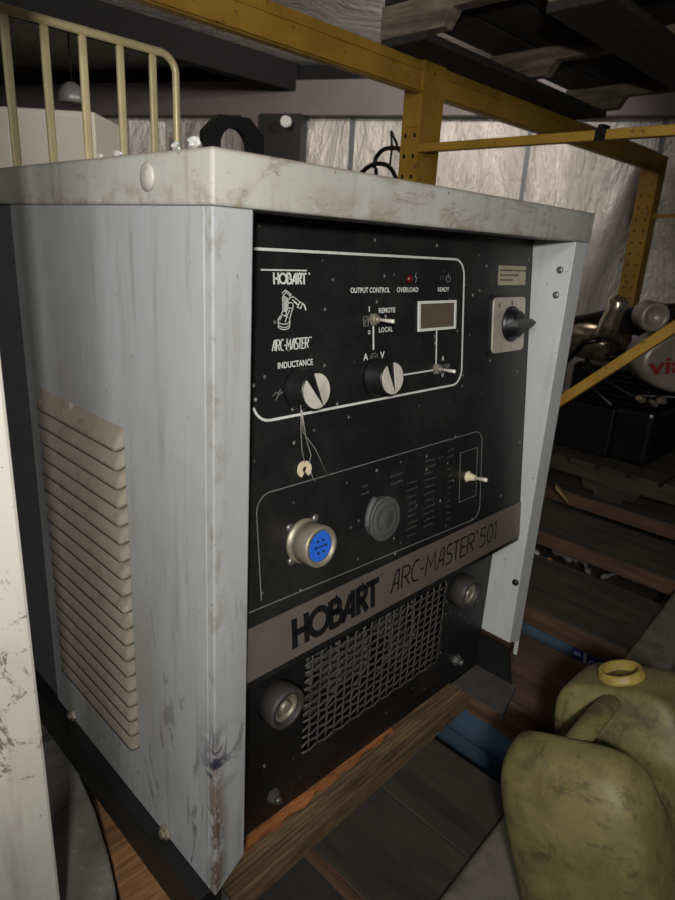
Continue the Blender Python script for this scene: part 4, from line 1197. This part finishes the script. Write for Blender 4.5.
# ================================================================== jerry can
cy = math.radians(1); th = math.radians(22)
Lx = Vector((math.cos(cy), math.sin(cy), 0)); S0 = Vector((math.sin(cy), -math.cos(cy), 0))
Wv = S0 * math.cos(th) + Z3 * math.sin(th); Uv = -S0 * math.sin(th) + Z3 * math.cos(th)
CP = Vector((0.2250, -0.180, 0.2035))        # upper near-left corner (before rounding)
CW, CL, CH = 0.168, 0.29, 0.47
def cp(l, w, u): return CP + Lx * l + Wv * w + Uv * u
def f(m):
    # cross-sections along the height; the top carries two humps with a saddle between them
    nl, nw, nu = 30, 8, 12
    def sup(t, n):  return t
    import itertools
    grid = {}
    def P(i, j, k):
        l = i / nl; w = j / nw; u = k / nu
        # top height profile along the length
        prof = 0.0
        s = min(max((l - .22) / .09, 0), 1) * min(max((.60 - l) / .09, 0), 1)
        prof = -0.060 * s * s * (3 - 2 * s)
        uu = -CH + (CH + prof) * u
        # rounding of corners (superellipse-like in l,w,u)
        x = (l - .5) * 2; y = (w - .5) * 2; z = (u - .5) * 2
        e = 7.0
        mx = max(abs(x), abs(y), abs(z), 1e-6)
        q = (abs(x / mx) ** e + abs(y / mx) ** e + abs(z / mx * 1.0) ** e) ** (1 / e)
        f_ = 1.0 / q
        x *= f_; y *= f_; zz = z * f_
        uu = -CH + (CH + prof) * (zz / 2 + .5)
        # slight waist dents on the broad side
        return cp((x / 2 + .5) * CL, (y / 2 + .5) * CW, uu)
    for i in range(nl + 1):
        for j in range(nw + 1):
            for k in range(nu + 1):
                if i in (0, nl) or j in (0, nw) or k in (0, nu): grid[i, j, k] = m._v(P(i, j, k))
    def F(a, b, c, d_):
        fc = m.bm.faces.new([grid[x] for x in (a, b, c, d_)]); fc.smooth = True
    for i in range(nl):
        for j in range(nw):
            for k in (0, nu): F((i, j, k), (i + 1, j, k), (i + 1, j + 1, k), (i, j + 1, k))
    for i in range(nl):
        for k in range(nu):
            for j in (0, nw): F((i, j, k), (i + 1, j, k), (i + 1, j, k + 1), (i, j, k + 1))
    for j in range(nw):
        for k in range(nu):
            for i in (0, nl): F((i, j, k), (i, j + 1, k), (i, j + 1, k + 1), (i, j, k + 1))
can = root('jerry_can', tuple(cp(CL / 2, CW / 2, -CH)), 'grimy yellow plastic jerry can leaning at the bottom right corner', 'jerry can')
part('can_body', 'can', can, f, sub=1)
def f(m):
    mid = CW * .5
    pts = [cp(.030, mid, -.022), cp(.055, mid, -.015), cp(.085, mid, -.012), cp(.120, mid, -.012), cp(.155, mid, -.012), cp(.190, mid, -.016)]
    rings = []
    for i, p in enumerate(pts):
        hw = .0150; hh = .0100
        rings.append([m._v(p + Wv * hw * math.cos(a) + Uv * hh * math.sin(a)) for a in [2 * PI * k / 14 for k in range(14)]])
    for a, b in zip(rings, rings[1:]):
        for k in range(14):
            fc = m.bm.faces.new((a[k], a[(k + 1) % 14], b[(k + 1) % 14], b[k])); fc.smooth = True
    m.bm.faces.new(rings[0][::-1]); m.bm.faces.new(rings[-1])
part('handle', 'can', can, f, sub=1)
ncx = cp(.212, CW * .5, -.022)
nk = part('neck', 'can_cap', can, lambda m: m.lathe(ncx, Uv, [(0, .0265), (.010, .0265), (.011, .0285), (.015, .0285), (.016, .0265), (.021, .0265), (.022, .0285), (.026, .0285), (.0275, .0265), (.032, .0262), (.033, .0245), (.032, .020), (.010, .019)], 36), label='open threaded filler neck')

# ================================================================== light
wld = bpy.data.worlds.new('world'); bpy.context.scene.world = wld; wld.use_nodes = True
wld.node_tree.nodes['Background'].inputs[0].default_value = (0.9, 0.95, 1.0, 1)
wld.node_tree.nodes['Background'].inputs[1].default_value = 0.02
def lamp(kind, name, loc, target, power, size=0.1, col=(1, 1, 1), spot=None, blend=0.6):
    ld = bpy.data.lights.new(name, kind); ld.energy = power; ld.color = col
    if kind == 'AREA': ld.size = size
    else: ld.shadow_soft_size = size
    if spot: ld.spot_size = math.radians(spot); ld.spot_blend = blend
    o = bpy.data.objects.new(name, ld); COL.objects.link(o); o.location = loc
    o.rotation_euler = (Vector(target) - Vector(loc)).to_track_quat('-Z', 'Y').to_euler(); return o
lamp('SPOT', 'work_light', CAM + Vector((-.19, -.18, .12)), (0.30, 0.20, 0.62), 41, 0.03, (1.0, .985, .96), 105, 1.0)
lamp('SPOT', 'back_bay_light', (2.1, 1.0, 1.76), W0 + Vector((-.1, .2, .95)), 115, 0.06, (1.0, .94, .90), 130, .8)
lamp('SPOT', 'back_left_light', (0.6, 1.5, 1.62), (2.3, 3.4, 1.15), 60, 0.06, (1.0, .94, .90), 100, .8)
lamp('AREA', 'room_light', (-1.7, -1.1, 1.60), (0.3, 0.3, 0.45), 18, 0.6, (.98, .985, 1.0))

sc_ = bpy.context.scene
sc_.view_settings.view_transform = 'Standard'; sc_.view_settings.look = 'None'
sc_.view_settings.exposure = 0.0; sc_.view_settings.gamma = 1.0; sc_.view_settings.use_curve_mapping = False
